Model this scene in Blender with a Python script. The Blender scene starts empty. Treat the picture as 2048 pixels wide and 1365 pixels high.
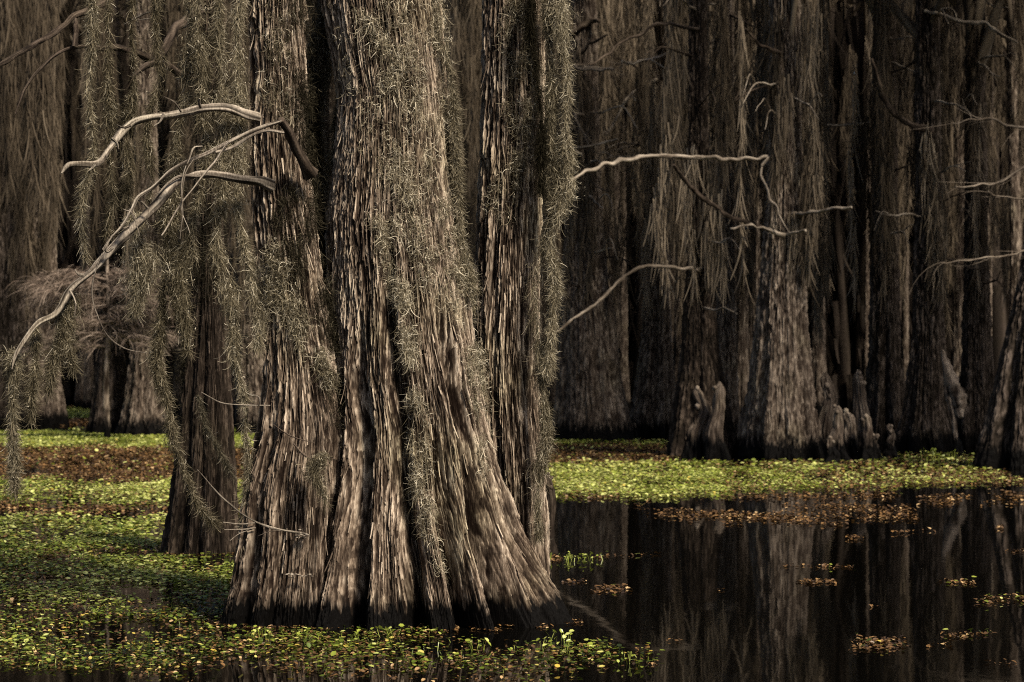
import bpy, math
import numpy as np
from math import radians, pi

# ------------------------------------------------------------------ camera, sky, sun, exposure
SC = bpy.context.scene
F, HC, HY, CX = 4080.0, 1.5, 740.0, 1024.0      # focal length (px of a 2048 wide frame), eye height, horizon row, centre column
cam_d = bpy.data.cameras.new('camera')
cam = bpy.data.objects.new('camera', cam_d)
SC.collection.objects.link(cam)
cam.location = (0, 0, HC)
cam.rotation_euler = (radians(90), 0, 0)
cam_d.sensor_width = 36
cam_d.lens = F / 2048 * 36
cam_d.shift_y = (HY - 682.5) / 2048
cam_d.clip_start = 0.1
cam_d.clip_end = 1000
cam_d.dof.use_dof = True
cam_d.dof.focus_distance = 12.0
cam_d.dof.aperture_fstop = 4.5
SC.camera = cam

SUN_EL, SUN_AZ = radians(47), radians(142)      # azimuth from +Y (the view), clockwise seen from above; sun is behind the camera on the right
W = bpy.data.worlds.new('World')
SC.world = W
W.use_nodes = True
wn = W.node_tree
wn.nodes.clear()
sky = wn.nodes.new('ShaderNodeTexSky')
sky.sky_type = 'NISHITA'
sky.sun_disc = False
sky.sun_elevation = SUN_EL
sky.sun_rotation = SUN_AZ
sky.air_density = 1.0
sky.dust_density = 2.5
bg = wn.nodes.new('ShaderNodeBackground')
bg.inputs['Strength'].default_value = 0.06
wo = wn.nodes.new('ShaderNodeOutputWorld')
wn.links.new(sky.outputs[0], bg.inputs[0])
wn.links.new(bg.outputs[0], wo.inputs[0])

sun_d = bpy.data.lights.new('sun', 'SUN')
sun_d.energy = 4.8
sun_d.angle = radians(9)
sun_d.color = (1.0, 0.90, 0.75)
sun = bpy.data.objects.new('sun', sun_d)
SC.collection.objects.link(sun)
sun.rotation_euler = (radians(90) - SUN_EL, 0, pi - SUN_AZ)
sun.location = (-8, -10, 20)

SC.view_settings.view_transform = 'Standard'
SC.view_settings.look = 'None'
SC.view_settings.exposure = 0.75
SC.view_settings.gamma = 1.0
SC.cycles.use_denoising = False
SC.cycles.filter_width = 1.1
SC.cycles.max_bounces = 5
SC.cycles.diffuse_bounces = 2
SC.cycles.glossy_bounces = 3
SC.cycles.transmission_bounces = 2
SC.cycles.transparent_max_bounces = 4
SC.cycles.sample_clamp_indirect = 3.0

# ------------------------------------------------------------------ maths helpers
rng = np.random.default_rng(11)


def P(px, py, d):
    """photo column, row and distance -> point in the swamp"""
    return np.array([(px - CX) * d / F, d, HC - (py - HY) * d / F])


def proj(V):
    return CX + V[..., 0] * F / V[..., 1], HY + (HC - V[..., 2]) * F / V[..., 1]


def hsh(*a, seed=0):
    h = np.uint32((seed * 374761393 + 668265263) & 0xffffffff)
    with np.errstate(over='ignore'):
        for i, k in enumerate(a):
            k = np.asarray(k).astype(np.int64).astype(np.uint32)
            h = (h ^ k) * np.uint32(2246822519)
            h = h ^ (h >> np.uint32(15))
            h = h * np.uint32(3266489917)
            h = h ^ (h >> np.uint32(13))
    return (h.astype(np.float64)) / 4294967296.0


def vnoise(x, y, seed=0):
    xi, yi = np.floor(x), np.floor(y)
    fx, fy = x - xi, y - yi
    fx = fx * fx * (3 - 2 * fx)
    fy = fy * fy * (3 - 2 * fy)
    a = hsh(xi, yi, seed=seed); b = hsh(xi + 1, yi, seed=seed)
    c = hsh(xi, yi + 1, seed=seed); d = hsh(xi + 1, yi + 1, seed=seed)
    return ((a * (1 - fx) + b * fx) * (1 - fy) + (c * (1 - fx) + d * fx) * fy) * 2 - 1


def fbm(x, y, seed=0, o=3):
    r, a = 0, 1.0
    for k in range(o):
        r = r + a * vnoise(x * 2 ** k, y * 2 ** k, seed + k)
        a *= .5
    return r / 1.75


def sstep(a, b, x):
    t = np.clip((x - a) / (b - a), 0, 1)
    return t * t * (3 - 2 * t)


def unit(v):
    return v / np.maximum(np.linalg.norm(v, axis=-1, keepdims=True), 1e-9)


# ------------------------------------------------------------------ object helpers
OFF = {}


class Geo:
    """collects quads; becomes ONE mesh object"""
    def __init__(s):
        s.v, s.q, s.t, s.c, s.n = [], [], [], [], 0

    def add(s, V, Q, tint=0.5, crack=1.0):
        V = np.asarray(V, float).reshape(-1, 3)
        Q = np.asarray(Q, np.int64).reshape(-1, 4)
        s.v.append(V); s.q.append(Q + s.n)
        s.t.append(np.broadcast_to(np.asarray(tint, float), (len(V),)))
        s.c.append(np.broadcast_to(np.asarray(crack, float), (len(V),)))
        s.n += len(V)
        return s

    def mesh(s, name, mat, off=(0, 0, 0)):
        V = np.concatenate(s.v) - np.asarray(off); Q = np.concatenate(s.q)
        me = bpy.data.meshes.new(name)
        me.vertices.add(len(V)); me.vertices.foreach_set('co', V.astype(np.float32).ravel())
        me.loops.add(Q.size); me.loops.foreach_set('vertex_index', Q.astype(np.int32).ravel())
        me.polygons.add(len(Q)); me.polygons.foreach_set('loop_start', np.arange(0, Q.size, 4, dtype=np.int32))
        for nm, arr in (('tint', s.t), ('crack', s.c)):
            a = me.attributes.new(nm, 'FLOAT', 'POINT')
            a.data.foreach_set('value', np.concatenate(arr).astype(np.float32))
        me.update(calc_edges=True)
        me.materials.append(mat)
        return me

    def obj(s, name, mat, parent=None, off=None):
        if parent is not None:
            off = OFF[parent.name]
        if off is None:
            off = (0, 0, 0)
        o = bpy.data.objects.new(name, s.mesh(name, mat, off))
        SC.collection.objects.link(o)
        if parent is not None:
            o.parent = parent
        else:
            o.location = off
        OFF[o.name] = off
        return o


def tag(o, label=None, cat=None, group=None, kind=None):
    for k, v in (('label', label), ('category', cat), ('group', group), ('kind', kind)):
        if v:
            o[k] = v
    return o


def thing(name, label, cat, loc, group=None):
    o = bpy.data.objects.new(name, None)
    o.empty_display_size = 0.2
    SC.collection.objects.link(o)
    o.location = loc
    OFF[o.name] = np.array(loc, float)
    return tag(o, label, cat, group)


def dup(root, loc, scale=1.0, rz=0.0, label=None, group=None):
    r = root.copy(); SC.collection.objects.link(r)
    r.location = loc; r.rotation_euler = (0, 0, rz); r.scale = (scale,) * 3
    if label: r['label'] = label
    if group: r['group'] = group
    for ch in list(root.children):
        c = ch.copy(); SC.collection.objects.link(c); c.parent = r
    return r


# ------------------------------------------------------------------ geometry generators
def grid_quads(nr, nc, wrap):
    i = np.arange(nr - 1)[:, None]; j = np.arange(nc if wrap else nc - 1)[None, :]
    k = (j + 1) % nc
    a = i * nc + j; b = i * nc + k; c = (i + 1) * nc + k; d = (i + 1) * nc + j
    return np.stack([a, b, c, d], -1).reshape(-1, 4)


def strips(s, z, w, lmin, lmax, seed):
    """shaggy bark plates: returns height 0..1 and a random number per plate"""
    u = s / w
    c = np.floor(u); f = u - c
    L = lmin + (lmax - lmin) * hsh(c, seed=seed)
    zz = (z + 40 + 7 * hsh(c, seed=seed + 1)) / L + (hsh(c, seed=seed + 4) - .5) * 1.2 * f + .16 * vnoise(u * 3.1, z * 30, seed + 5) + .25 * np.abs(f - .5)
    k = np.floor(zz); g = zz - k
    idn = hsh(c, k, seed=seed + 2)
    across = 1 - np.abs(2 * f - 1) ** 3
    h = across * (0.35 + 0.65 * idn) + 0.55 * across * (1 - g) ** 2 * (hsh(c, k, seed=seed + 3) > .45)
    return np.clip(h, 0, 1.4) / 1.4, idn


def stem_grid(keys, dc, nphi, nz, seed, grooves=(), flare_h=1.3, flare=.13, bark=1.0, top=7.0, zvis=3.9,
              ratio=.9, nlobe=7, front=.55, lean=(0, 0), wA=.034, wB=.0125, topr=.7):
    k = np.array(keys, float)
    z = HC - (k[:, 0] - HY) * dc / F
    cx = ((k[:, 1] + k[:, 2]) / 2 - CX) * dc / F
    R = (k[:, 2] - k[:, 1]) / 2 * dc / F
    o = np.argsort(z); z, cx, R = z[o], cx[o], R[o]
    if top > z[-1]:
        z = np.append(z, top); cx = np.append(cx, cx[-1] + lean[0]); R = np.append(R, R[-1] * topr)
    zu = np.linspace(-.3, top, 900)
    n = int(max(3, .10 * (zvis / 3.9) / (zu[1] - zu[0]))) | 1
    ker = np.hanning(n + 2)[1:-1]; ker /= ker.sum()
    sm = lambda a: np.convolve(np.pad(np.interp(zu, z, a), n // 2, mode='edge'), ker, 'valid')
    cxu, Ru = sm(cx), sm(R)
    zg = np.concatenate([np.linspace(-.25, min(zvis, top), nz), np.linspace(min(zvis, top), top, 24)[1:]]) if top > zvis else np.linspace(-.25, top, nz)
    u = np.linspace(-1, 1, nphi, endpoint=False)
    phi = pi * u - front * np.sin(pi * u)
    Z, PH = np.meshgrid(zg, phi, indexing='ij')
    CXg = np.interp(Z, zu, cxu); Rg = np.interp(Z, zu, Ru)
    fl = (1 - sstep(0, flare_h, Z)) ** 1.3
    lob = np.zeros_like(Z)
    r0 = np.random.default_rng(seed)
    for m in range(nlobe // 2, nlobe + 3):
        lob += np.cos(m * PH + r0.uniform(0, 6.28) + .25 * vnoise(Z * 1.5 + m, PH * 0, seed + m)) * r0.uniform(.3, 1)
    lob /= 2.2
    r = Rg * (1 + flare * fl * lob + .022 * lob)
    for (pd, wd, dep, z0, z1) in grooves:
        ph0 = radians(pd) + .05 * vnoise(Z * 2.2, Z * 0 + pd, seed + 5)
        d = (PH - ph0) / radians(wd)
        fade = 1 - sstep(z0, z1, Z)
        r = r - Rg * dep * fade * np.exp(-d * d) + Rg * dep * .28 * fade * np.exp(-((np.abs(d) - 2.3) / 1.1) ** 2)
    Rref = float(np.median(Ru[:int(450)]))
    s = PH * Rref
    wob = .5 * fbm(PH * 4, Z * 1.3, seed + 20)
    r = r + Rref * .05 * fbm(PH * 5, Z * .7, seed + 30) + .010 * bark * vnoise(PH * 16, Z * 1.6, seed + 31)
    hA, iA = strips(s + .03 * wob, Z + .05 * vnoise(PH * 9, Z, seed + 3), wA, .14, .5, seed + 40)
    hB, iB = strips(s + .02 * wob + .004 * vnoise(PH * 20, Z * 6, seed + 4), Z, wB, .04, .17, seed + 50)
    big = sstep(1.05, 1.6, Rg / Rref)
    hC, iC = strips(s - .02 * wob + .003 * vnoise(PH * 30, Z * 9, seed + 6), Z, wB * .5, .02, .09, seed + 60)
    h = .34 * hA + .40 * hB + .26 * hC
    r = r + bark * (.015 * hA + .013 * hB + .008 * hC)
    q1 = fbm(s / (wB * .26) + 2 * wob, Z / .09, seed + 90, 2); q2 = fbm(s / (wB * .15) - wob, Z / .045, seed + 94, 2)
    f1 = fbm(s / (wB * .55), Z / .12 + .6 * wob, seed + 80, 3); f1 = .5 * f1 + .5 * (2 * sstep(-.22, .22, f1) - 1); f2 = fbm(s / (wB * .28) + 3 * wob, Z / .05, seed + 84, 2); f2 = .5 * f2 + .5 * (2 * sstep(-.2, .2, f2) - 1)
    f1 = f1 * (1 - .75 * big) + .85 * big * (.6 * q1 + .4 * (2 * sstep(-.25, .25, q1) - 1)); f2 = f2 * (1 - .8 * big) + .9 * big * q2
    crk = .7 * sstep(.12, .40, fbm(s / (wB * 1.6) + 2 * wob, Z / .22, seed + 88, 2))
    tint = np.clip(.46 + .62 * (1 - .35 * big) * (.3 * iA + .38 * iB + .32 * iC - .5) + .30 * f1 + .24 * f2 + .22 * fbm(PH * 7, Z * 3, seed + 70), 0, 1)
    r = r + bark * (.007 * f1 + .004 * f2 - .012 * crk)
    crack = np.clip((h - .10 + .16 * f1) / .40, 0, 1) ** 1.3 * (1 - .8 * crk)
    V = np.stack([CXg + r * np.sin(PH), dc + lean[1] * np.clip((Z - 1) / 6, 0, 1) - ratio * r * np.cos(PH), Z], -1)
    return V, tint, crack, PH


def add_stem(g, S):
    V, t, c, _ = S
    nr, nc = V.shape[:2]
    g.add(V, grid_quads(nr, nc, True), t.ravel(), c.ravel())
    # cap
    cen = V[-1].mean(0)
    ring = V[-1]
    W2 = np.concatenate([ring, np.repeat(cen[None] + [0, 0, .05], nc, 0)])
    j = np.arange(nc); kk = (j + 1) % nc
    g.add(W2, np.stack([j, kk, kk + nc, j + nc], -1), .4, .5)
    return g


def smooth_path(pts, n):
    p = np.array(pts, float)
    d = np.r_[0, np.cumsum(np.linalg.norm(np.diff(p[:, :3], axis=0), axis=1) + 1e-6)]
    t = np.linspace(0, d[-1], n)
    # Catmull-Rom through the points
    out = np.empty((n, p.shape[1]))
    idx = np.clip(np.searchsorted(d, t, 'right') - 1, 0, len(p) - 2)
    m = np.gradient(p, d, axis=0) if len(p) > 2 else np.repeat((p[1:] - p[:1]) / d[-1], 2, 0)
    h = (d[idx + 1] - d[idx]); x = ((t - d[idx]) / h)[:, None]; h = h[:, None]
    out = (2 * x ** 3 - 3 * x ** 2 + 1) * p[idx] + (x ** 3 - 2 * x ** 2 + x) * h * m[idx] + (-2 * x ** 3 + 3 * x ** 2) * p[idx + 1] + (x ** 3 - x ** 2) * h * m[idx + 1]
    return out


def add_tube(g, pts, n=None, ns=14, seed=0, rough=.14, tint=(.35, .9), kink=0.0, thin=1.0):
    """pts: rows of x,y,z,radius"""
    p = np.array(pts, float)
    Lt = np.linalg.norm(np.diff(p[:, :3], axis=0), axis=1).sum()
    if n is None:
        n = int(np.clip(Lt / .02, 8, 140))
    q = smooth_path(p, n)
    C, R = q[:, :3], np.maximum(q[:, 3] * thin, .0008)
    if kink:
        tt = np.linspace(0, Lt * 6, n)
        C = C + np.stack([vnoise(tt, tt * 0 + k, seed + 9) for k in range(3)], -1) * kink
    T = unit(np.gradient(C, axis=0))
    up = np.where(np.abs(T[:, 2:3]) > .9, np.array([[1., 0, 0]]), np.array([[0, 0, 1.]]))
    A = unit(np.cross(T, up)); B = np.cross(T, A)
    a = np.linspace(0, 2 * pi, ns, endpoint=False)
    aa, ll = np.meshgrid(a, np.linspace(0, Lt, n))
    rr = R[:, None] * (1 + rough * vnoise(aa * ns / 5 + seed, ll * 7, seed) + rough * 1.2 * vnoise(aa + seed, ll * 14, seed + 1))
    V = C[:, None] + rr[..., None] * (np.cos(aa)[..., None] * A[:, None] + np.sin(aa)[..., None] * B[:, None])
    tn = tint[0] + (tint[1] - tint[0]) * (.5 + .75 * fbm(aa * ns / 4.5, ll * 5, seed + 2) + .25 * vnoise(aa, ll * 2.5, seed + 6))
    g.add(V, grid_quads(n, ns, True), tn.ravel(), sstep(-.75, .15, vnoise(aa * ns / 5 + seed, ll * 5, seed)).ravel())
    for e, sgn in ((0, 1), (n - 1, -1)):
        W2 = np.concatenate([V[e], np.repeat((C[e] - sgn * T[e] * R[e] * .3)[None], ns, 0)])
        j = np.arange(ns); kk = (j + 1) % ns
        qd = np.stack([kk, j, j + ns, kk + ns], -1) if sgn > 0 else np.stack([j, kk, kk + ns, j + ns], -1)
        g.add(W2, qd, .75, 1)
    return q


def pxpath(rows, d0, d1=None):
    """rows of (px,py,radius px) along a depth ramp -> rows of x,y,z,r"""
    d1 = d0 if d1 is None else d1
    n = len(rows)
    return [list(P(r[0], r[1], d0 + (d1 - d0) * i / max(n - 1, 1))) + [r[2] * (d0 + (d1 - d0) * i / max(n - 1, 1)) / F] for i, r in enumerate(rows)]


def ribbons(g, S, D, B, L, Wd, ang, K, tint, sag=0.0, r=rng, taper=.35):
    """N bent strands: arcs of total angle ang leaving S along D and bending to B"""
    N = len(S)
    D = unit(D); B = unit(B - (B * D).sum(-1, keepdims=True) * D)
    ang = np.where(np.abs(ang) < .05, .05, ang)
    t = np.linspace(0, 1, K + 1)[None, :]
    a = ang[:, None]
    x = np.sin(a * t) / a; y = (1 - np.cos(a * t)) / a
    C = S[:, None] + L[:, None, None] * (x[..., None] * D[:, None] + y[..., None] * B[:, None])
    C[..., 2] -= sag * L[:, None] * t ** 2
    Nn = np.cross(D, B)
    q = r.uniform(-1.3, 1.3, N)[:, None, None]
    ip = np.cos(a * t)[..., None] * B[:, None] - np.sin(a * t)[..., None] * D[:, None]
    side = np.cos(q) * Nn[:, None] + np.sin(q) * ip
    wv = (Wd[:, None] * (1 - (1 - taper) * t ** 2))[..., None] * .5
    V = np.stack([C - side * wv, C + side * wv], 2)          # N,K+1,2,3
    base = np.arange(N)[:, None] * (K + 1) * 2
    j = np.arange(K)[None, :] * 2
    Q = np.stack([base + j, base + j + 1, base + j + 3, base + j + 2], -1).reshape(-1, 4)
    g.add(V.reshape(-1, 3), Q, np.repeat(tint, (K + 1) * 2))


def rdir(n, r=rng):
    return unit(r.normal(size=(n, 3)))


def add_curls(g, S, out, n, r, lmin=.018, lmax=.060, w=.0025, tbase=.5, tvar=.5, down=.12, K=6):
    """short curled moss strands rooted at S, pushed along out"""
    D = unit(out * .35 + rdir(n, r) * 1.0 + np.array([0, 0, -down]))
    B = rdir(n, r) + np.array([0, 0, -.25])
    L = r.uniform(lmin, lmax, n) * r.uniform(.6, 1.15, n)
    tint = np.clip(tbase - .20 + np.where(r.uniform(size=n) < .27, .44, 0) + tvar * r.normal(size=n) * .34, 0, 1)
    ribbons(g, S, D, B, L, w * r.uniform(.6, 1.25, n), r.uniform(-4.2, 4.2, n), K, tint, .1, r)


def festoon(path, wpx, n, seed, tbase=.5, d=None, core=1.7, ratio=.8):
    """a hanging rope of spanish moss: rows of (px,py) at distance d or (px,py,d); width in px (scalar or list)"""
    r = np.random.default_rng(seed); n = int(n * 1.3)
    rows = [list(P(p[0], p[1], p[2] if len(p) > 2 else d)) for p in path]
    dd = d if d else path[0][2]
    ww = np.interp(np.linspace(0, 1, len(rows)), np.linspace(0, 1, len(np.atleast_1d(wpx))), np.atleast_1d(wpx)) * dd / F * .85
    q = smooth_path(np.c_[np.array(rows), ww], 160)
    g = Geo()
    Lt = np.linalg.norm(np.diff(q[:, :3], axis=0), axis=1).sum()
    clump = .12 + 1.6 * np.abs(vnoise(np.linspace(0, Lt * 3.6, 160), np.zeros(160), seed)) ** 1.2
    thick = .8 + .7 * vnoise(np.linspace(0, Lt * 3.2, 160), np.zeros(160), seed + 1)
    q[:, 0] += .42 * q[:, 3] * vnoise(np.linspace(0, Lt * 3, 160), np.zeros(160), seed + 2)

    def pick(m, gain):
        i = r.choice(160, m, p=clump / clump.sum())
        f = np.clip(i + r.uniform(-.5, .5, m), 0, 159)
        C = np.stack([np.interp(f, np.arange(160), q[:, k]) for k in range(3)], -1)
        R = np.interp(f, np.arange(160), q[:, 3] * thick) * .5
        a = r.uniform(0, 2 * pi, m); rad = np.abs(r.normal(size=m)) * .62 * gain
        O = np.stack([np.cos(a), np.sin(a) * ratio, np.zeros(m)], -1)
        return C + O * (R * rad)[:, None], O * rad[:, None], f
    # core strands follow the rope
    m = int(n * core)
    S, O, f = pick(m, .8)
    T = unit(np.gradient(q[:, :3], axis=0))
    D = T[np.clip(f.astype(int), 0, 159)] + rdir(m, r) * .55
    ribbons(g, S, D, rdir(m, r), r.uniform(.04, .11, m), .0022 * r.uniform(.6, 1.3, m), r.uniform(-2.0, 2.0, m), 4,
            np.clip(tbase - .2 + .2 * r.normal(size=m), 0, 1), .05, r)
    S, O, f = pick(n, 1.0)
    add_curls(g, S, O, n, r, tbase=tbase)
    return g


def surf_moss(grids, bands, n, seed, tbase=.5, lift=.012, long=.12, dens=None):
    """curls rooted on the bark where the band (rows px,py,width px) crosses it"""
    r = np.random.default_rng(seed); n = int(n * 1.3)
    pts, out = [], []
    for V, _, _, PH in grids:
        m = np.cos(PH) > -.25
        pts.append(V[m]); o = np.stack([np.sin(PH), -np.cos(PH), PH * 0], -1); out.append(o[m])
    pts = np.concatenate(pts); out = np.concatenate(out)
    px, py = proj(pts)
    wgt = np.zeros(len(pts))
    for band in bands:
        b = np.array(band, float)
        q = smooth_path(b, 120)
        ypos = q[:, 1]
        xc = np.interp(py, ypos, q[:, 0]); hw = np.interp(py, ypos, q[:, 2]) / 2
        inside = (py >= ypos.min()) & (py <= ypos.max())
        edge = (px - xc) / np.maximum(hw, 1) + .45 * fbm(px / 30, py / 70, seed + 3)
        wgt = np.maximum(wgt, inside * np.clip(1.25 - np.abs(edge), 0, 1) ** .7)
    wgt *= np.clip(.05 + 2.2 * (.36 + fbm(px / 22, py / 42, seed + 4)), .01, 3) ** 1.2
    wgt /= wgt.sum()
    g = Geo()
    i = r.choice(len(pts), n, p=wgt)
    S = pts[i] + out[i] * (r.uniform(0, 1, n) ** 2 * lift * 5 + .003)[:, None] + r.normal(size=(n, 3)) * .006
    m = int(n * long)
    D = np.array([0, 0, -1.]) + out[i[:m]] * .25 + rdir(m, r) * .35
    ribbons(g, S[:m], D, rdir(m, r), r.uniform(.05, .12, m), .003 * r.uniform(.6, 1.2, m), r.uniform(-2.2, 2.2, m), 5,
            np.clip(tbase - .2 + .2 * r.normal(size=m), 0, 1), 0, r)
    add_curls(g, S, out[i], n, r, tbase=tbase, lmax=.085)
    return g


def add_shreds(g, S, n, seed, pmax=1.25):
    """loose ends of bark strips lifting off the trunk"""
    n = n // 3
    V, t, c, PH = S
    r = np.random.default_rng(seed)
    nr, nc = V.shape[:2]
    ok = np.argwhere((np.abs(PH) < pmax) & (V[..., 2] > .22) & (V[..., 2] < 3.9))
    ij = ok[r.choice(len(ok), n)]
    S0 = V[ij[:, 0], ij[:, 1]]; ph = PH[ij[:, 0], ij[:, 1]]
    lo = V[np.clip(ij[:, 0] - 14, 0, nr - 1), ij[:, 1]]
    O = np.stack([np.sin(ph), -np.cos(ph), ph * 0], -1)
    D = unit(lo - S0) + O * r.uniform(.02, .16, n)[:, None] + r.normal(size=(n, 3)) * .05
    N = n
    L = r.uniform(.04, .13, N); K = 4
    tt = np.linspace(0, 1, K + 1)[None]
    side = unit(np.cross(D, O)); D = unit(D)
    C = (S0 + O * .004)[:, None] + D[:, None] * (L[:, None] * tt)[..., None] + O[:, None] * (L[:, None] * .10 * tt ** 2)[..., None]
    wv = (r.uniform(.004, .013, N)[:, None] * (1 - .55 * tt))[..., None] * .5
    th = O[:, None] * .004
    A = np.stack([C - side[:, None] * wv, C + side[:, None] * wv, C + side[:, None] * wv - th, C - side[:, None] * wv - th], 2)
    base = np.arange(N)[:, None, None] * (K + 1) * 4
    j = np.arange(K)[None, :, None] * 4
    kk = np.arange(4)[None, None, :]; k2 = (kk + 1) % 4
    Q = np.stack([base + j + kk, base + j + k2, base + j + 4 + k2, base + j + 4 + kk], -1).reshape(-1, 4)
    g.add(A.reshape(-1, 3), Q, np.repeat(np.clip(r.normal(.5, .22, N), 0, 1), (K + 1) * 4), 1.0)


# ------------------------------------------------------------------ materials
def new_mat(name):
    m = bpy.data.materials.new(name); m.use_nodes = True
    nt = m.node_tree; nt.nodes.clear()
    return m, nt, nt.nodes, nt.links


def N(nodes, t, **kw):
    n = nodes.new(t)
    for k, v in kw.items():
        if k in n.inputs.keys():
            n.inputs[k].default_value = v
        else:
            setattr(n, k, v)
    return n


def ramp(nodes, stops):
    n = nodes.new('ShaderNodeValToRGB')
    e = n.color_ramp.elements
    while len(e) < len(stops):
        e.new(.5)
    for x, (p, c) in zip(e, stops):
        x.position = p; x.color = (*c, 1)
    return n


def bark_mat(name, stops, inner, wet_h=.2, wet=(.0022, .0018, .0016), fine=1.0, algae=.35, scale=1.0, rough=.85):
    m, nt, nd, lk = new_mat(name)
    at = N(nd, 'ShaderNodeAttribute', attribute_name='tint'); ck = N(nd, 'ShaderNodeAttribute', attribute_name='crack')
    geo = N(nd, 'ShaderNodeNewGeometry')
    mp = N(nd, 'ShaderNodeMapping'); mp.inputs['Scale'].default_value = (110 * scale, 110 * scale, 14 * scale)
    lk.new(geo.outputs['Position'], mp.inputs[0])
    fn = N(nd, 'ShaderNodeTexNoise', Scale=1.0, Detail=4.0, Roughness=.65); lk.new(mp.outputs[0], fn.inputs['Vector'])
    ad = N(nd, 'ShaderNodeMath', operation='MULTIPLY_ADD'); ad.inputs[1].default_value = 1.0
    lk.new(fn.outputs[0], ad.inputs[0]); lk.new(at.outputs['Fac'], ad.inputs[2])
    sb = N(nd, 'ShaderNodeMath', operation='SUBTRACT'); sb.inputs[1].default_value = .5; lk.new(ad.outputs[0], sb.inputs[0])
    cr = ramp(nd, stops); lk.new(sb.outputs[0], cr.inputs[0])
    mx = N(nd, 'ShaderNodeMix', data_type='RGBA'); mx.inputs[6].default_value = (*inner, 1)
    lk.new(ck.outputs['Fac'], mx.inputs[0]); lk.new(cr.outputs[0], mx.inputs[7])
    # algae patches
    pn = N(nd, 'ShaderNodeTexNoise', Scale=1.7, Detail=3.0); lk.new(geo.outputs['Position'], pn.inputs['Vector'])
    pr = ramp(nd, [(.5, (0, 0, 0)), (.72, (1, 1, 1))]); lk.new(pn.outputs[0], pr.inputs[0])
    pm = N(nd, 'ShaderNodeMath', operation='MULTIPLY'); pm.inputs[1].default_value = algae; lk.new(pr.outputs[0], pm.inputs[0])
    ga = N(nd, 'ShaderNodeMix', data_type='RGBA', blend_type='MULTIPLY'); ga.inputs[7].default_value = (.80, .92, .58, 1)
    lk.new(pm.outputs[0], ga.inputs[0]); lk.new(mx.outputs[2], ga.inputs[6])
    # wet band just above the water
    sp = N(nd, 'ShaderNodeSeparateXYZ'); lk.new(geo.outputs['Position'], sp.inputs[0])
    wm = N(nd, 'ShaderNodeMapping'); wm.inputs['Scale'].default_value = (26, 26, 1.6); lk.new(geo.outputs['Position'], wm.inputs[0])
    wnz = N(nd, 'ShaderNodeTexNoise', Scale=1.0, Detail=4.0); lk.new(wm.outputs[0], wnz.inputs['Vector'])
    wa = N(nd, 'ShaderNodeMath', operation='MULTIPLY_ADD'); wa.inputs[1].default_value = -wet_h * 1.6
    lk.new(wnz.outputs[0], wa.inputs[0]); lk.new(sp.outputs[2], wa.inputs[2])
    wr = N(nd, 'ShaderNodeMapRange'); wr.inputs[1].default_value = -wet_h * .2; wr.inputs[2].default_value = wet_h * .22
    wr.inputs[3].default_value = 1; wr.inputs[4].default_value = 0
    lk.new(wa.outputs[0], wr.inputs[0])
    wx = N(nd, 'ShaderNodeMix', data_type='RGBA'); wx.inputs[7].default_value = (*wet, 1)
    lk.new(wr.outputs[0], wx.inputs[0]); lk.new(ga.outputs[2], wx.inputs[6])
    bs = N(nd, 'ShaderNodeBsdfPrincipled'); bs.inputs['Specular IOR Level'].default_value = .05
    rr = N(nd, 'ShaderNodeMapRange'); rr.inputs[3].default_value = rough; rr.inputs[4].default_value = .6
    lk.new(wr.outputs[0], rr.inputs[0]); lk.new(rr.outputs[0], bs.inputs['Roughness'])
    lk.new(wx.outputs[2], bs.inputs['Base Color'])
    bm = N(nd, 'ShaderNodeBump', Strength=.8 * fine, Distance=.012 / scale); lk.new(fn.outputs[0], bm.inputs['Height'])
    lk.new(bm.outputs[0], bs.inputs['Normal'])
    o = N(nd, 'ShaderNodeOutputMaterial'); lk.new(bs.outputs[0], o.inputs[0])
    return m


def strand_mat(name, stops, transl=.3, noise=None):
    m, nt, nd, lk = new_mat(name)
    at = N(nd, 'ShaderNodeAttribute', attribute_name='tint')
    cr = ramp(nd, stops); lk.new(at.outputs['Fac'], cr.inputs[0])
    df = N(nd, 'ShaderNodeBsdfDiffuse'); tr = N(nd, 'ShaderNodeBsdfTranslucent')
    lk.new(cr.outputs[0], df.inputs[0]); lk.new(cr.outputs[0], tr.inputs[0])
    mx = N(nd, 'ShaderNodeMixShader'); mx.inputs[0].default_value = transl
    lk.new(df.outputs[0], mx.inputs[1]); lk.new(tr.outputs[0], mx.inputs[2])
    o = N(nd, 'ShaderNodeOutputMaterial'); lk.new(mx.outputs[0], o.inputs[0])
    return m


def leaf_mat(name, stops, rough=.35, transl=.25, spec=.5):
    m, nt, nd, lk = new_mat(name)
    at = N(nd, 'ShaderNodeAttribute', attribute_name='tint')
    cr = ramp(nd, stops); lk.new(at.outputs['Fac'], cr.inputs[0])
    bs = N(nd, 'ShaderNodeBsdfPrincipled'); bs.inputs['Roughness'].default_value = rough
    bs.inputs['Specular IOR Level'].default_value = spec
    lk.new(cr.outputs[0], bs.inputs['Base Color'])
    tr = N(nd, 'ShaderNodeBsdfTranslucent'); lk.new(cr.outputs[0], tr.inputs[0])
    mx = N(nd, 'ShaderNodeMixShader'); mx.inputs[0].default_value = transl
    lk.new(bs.outputs[0], mx.inputs[1]); lk.new(tr.outputs[0], mx.inputs[2])
    o = N(nd, 'ShaderNodeOutputMaterial'); lk.new(mx.outputs[0], o.inputs[0])
    return m


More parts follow.
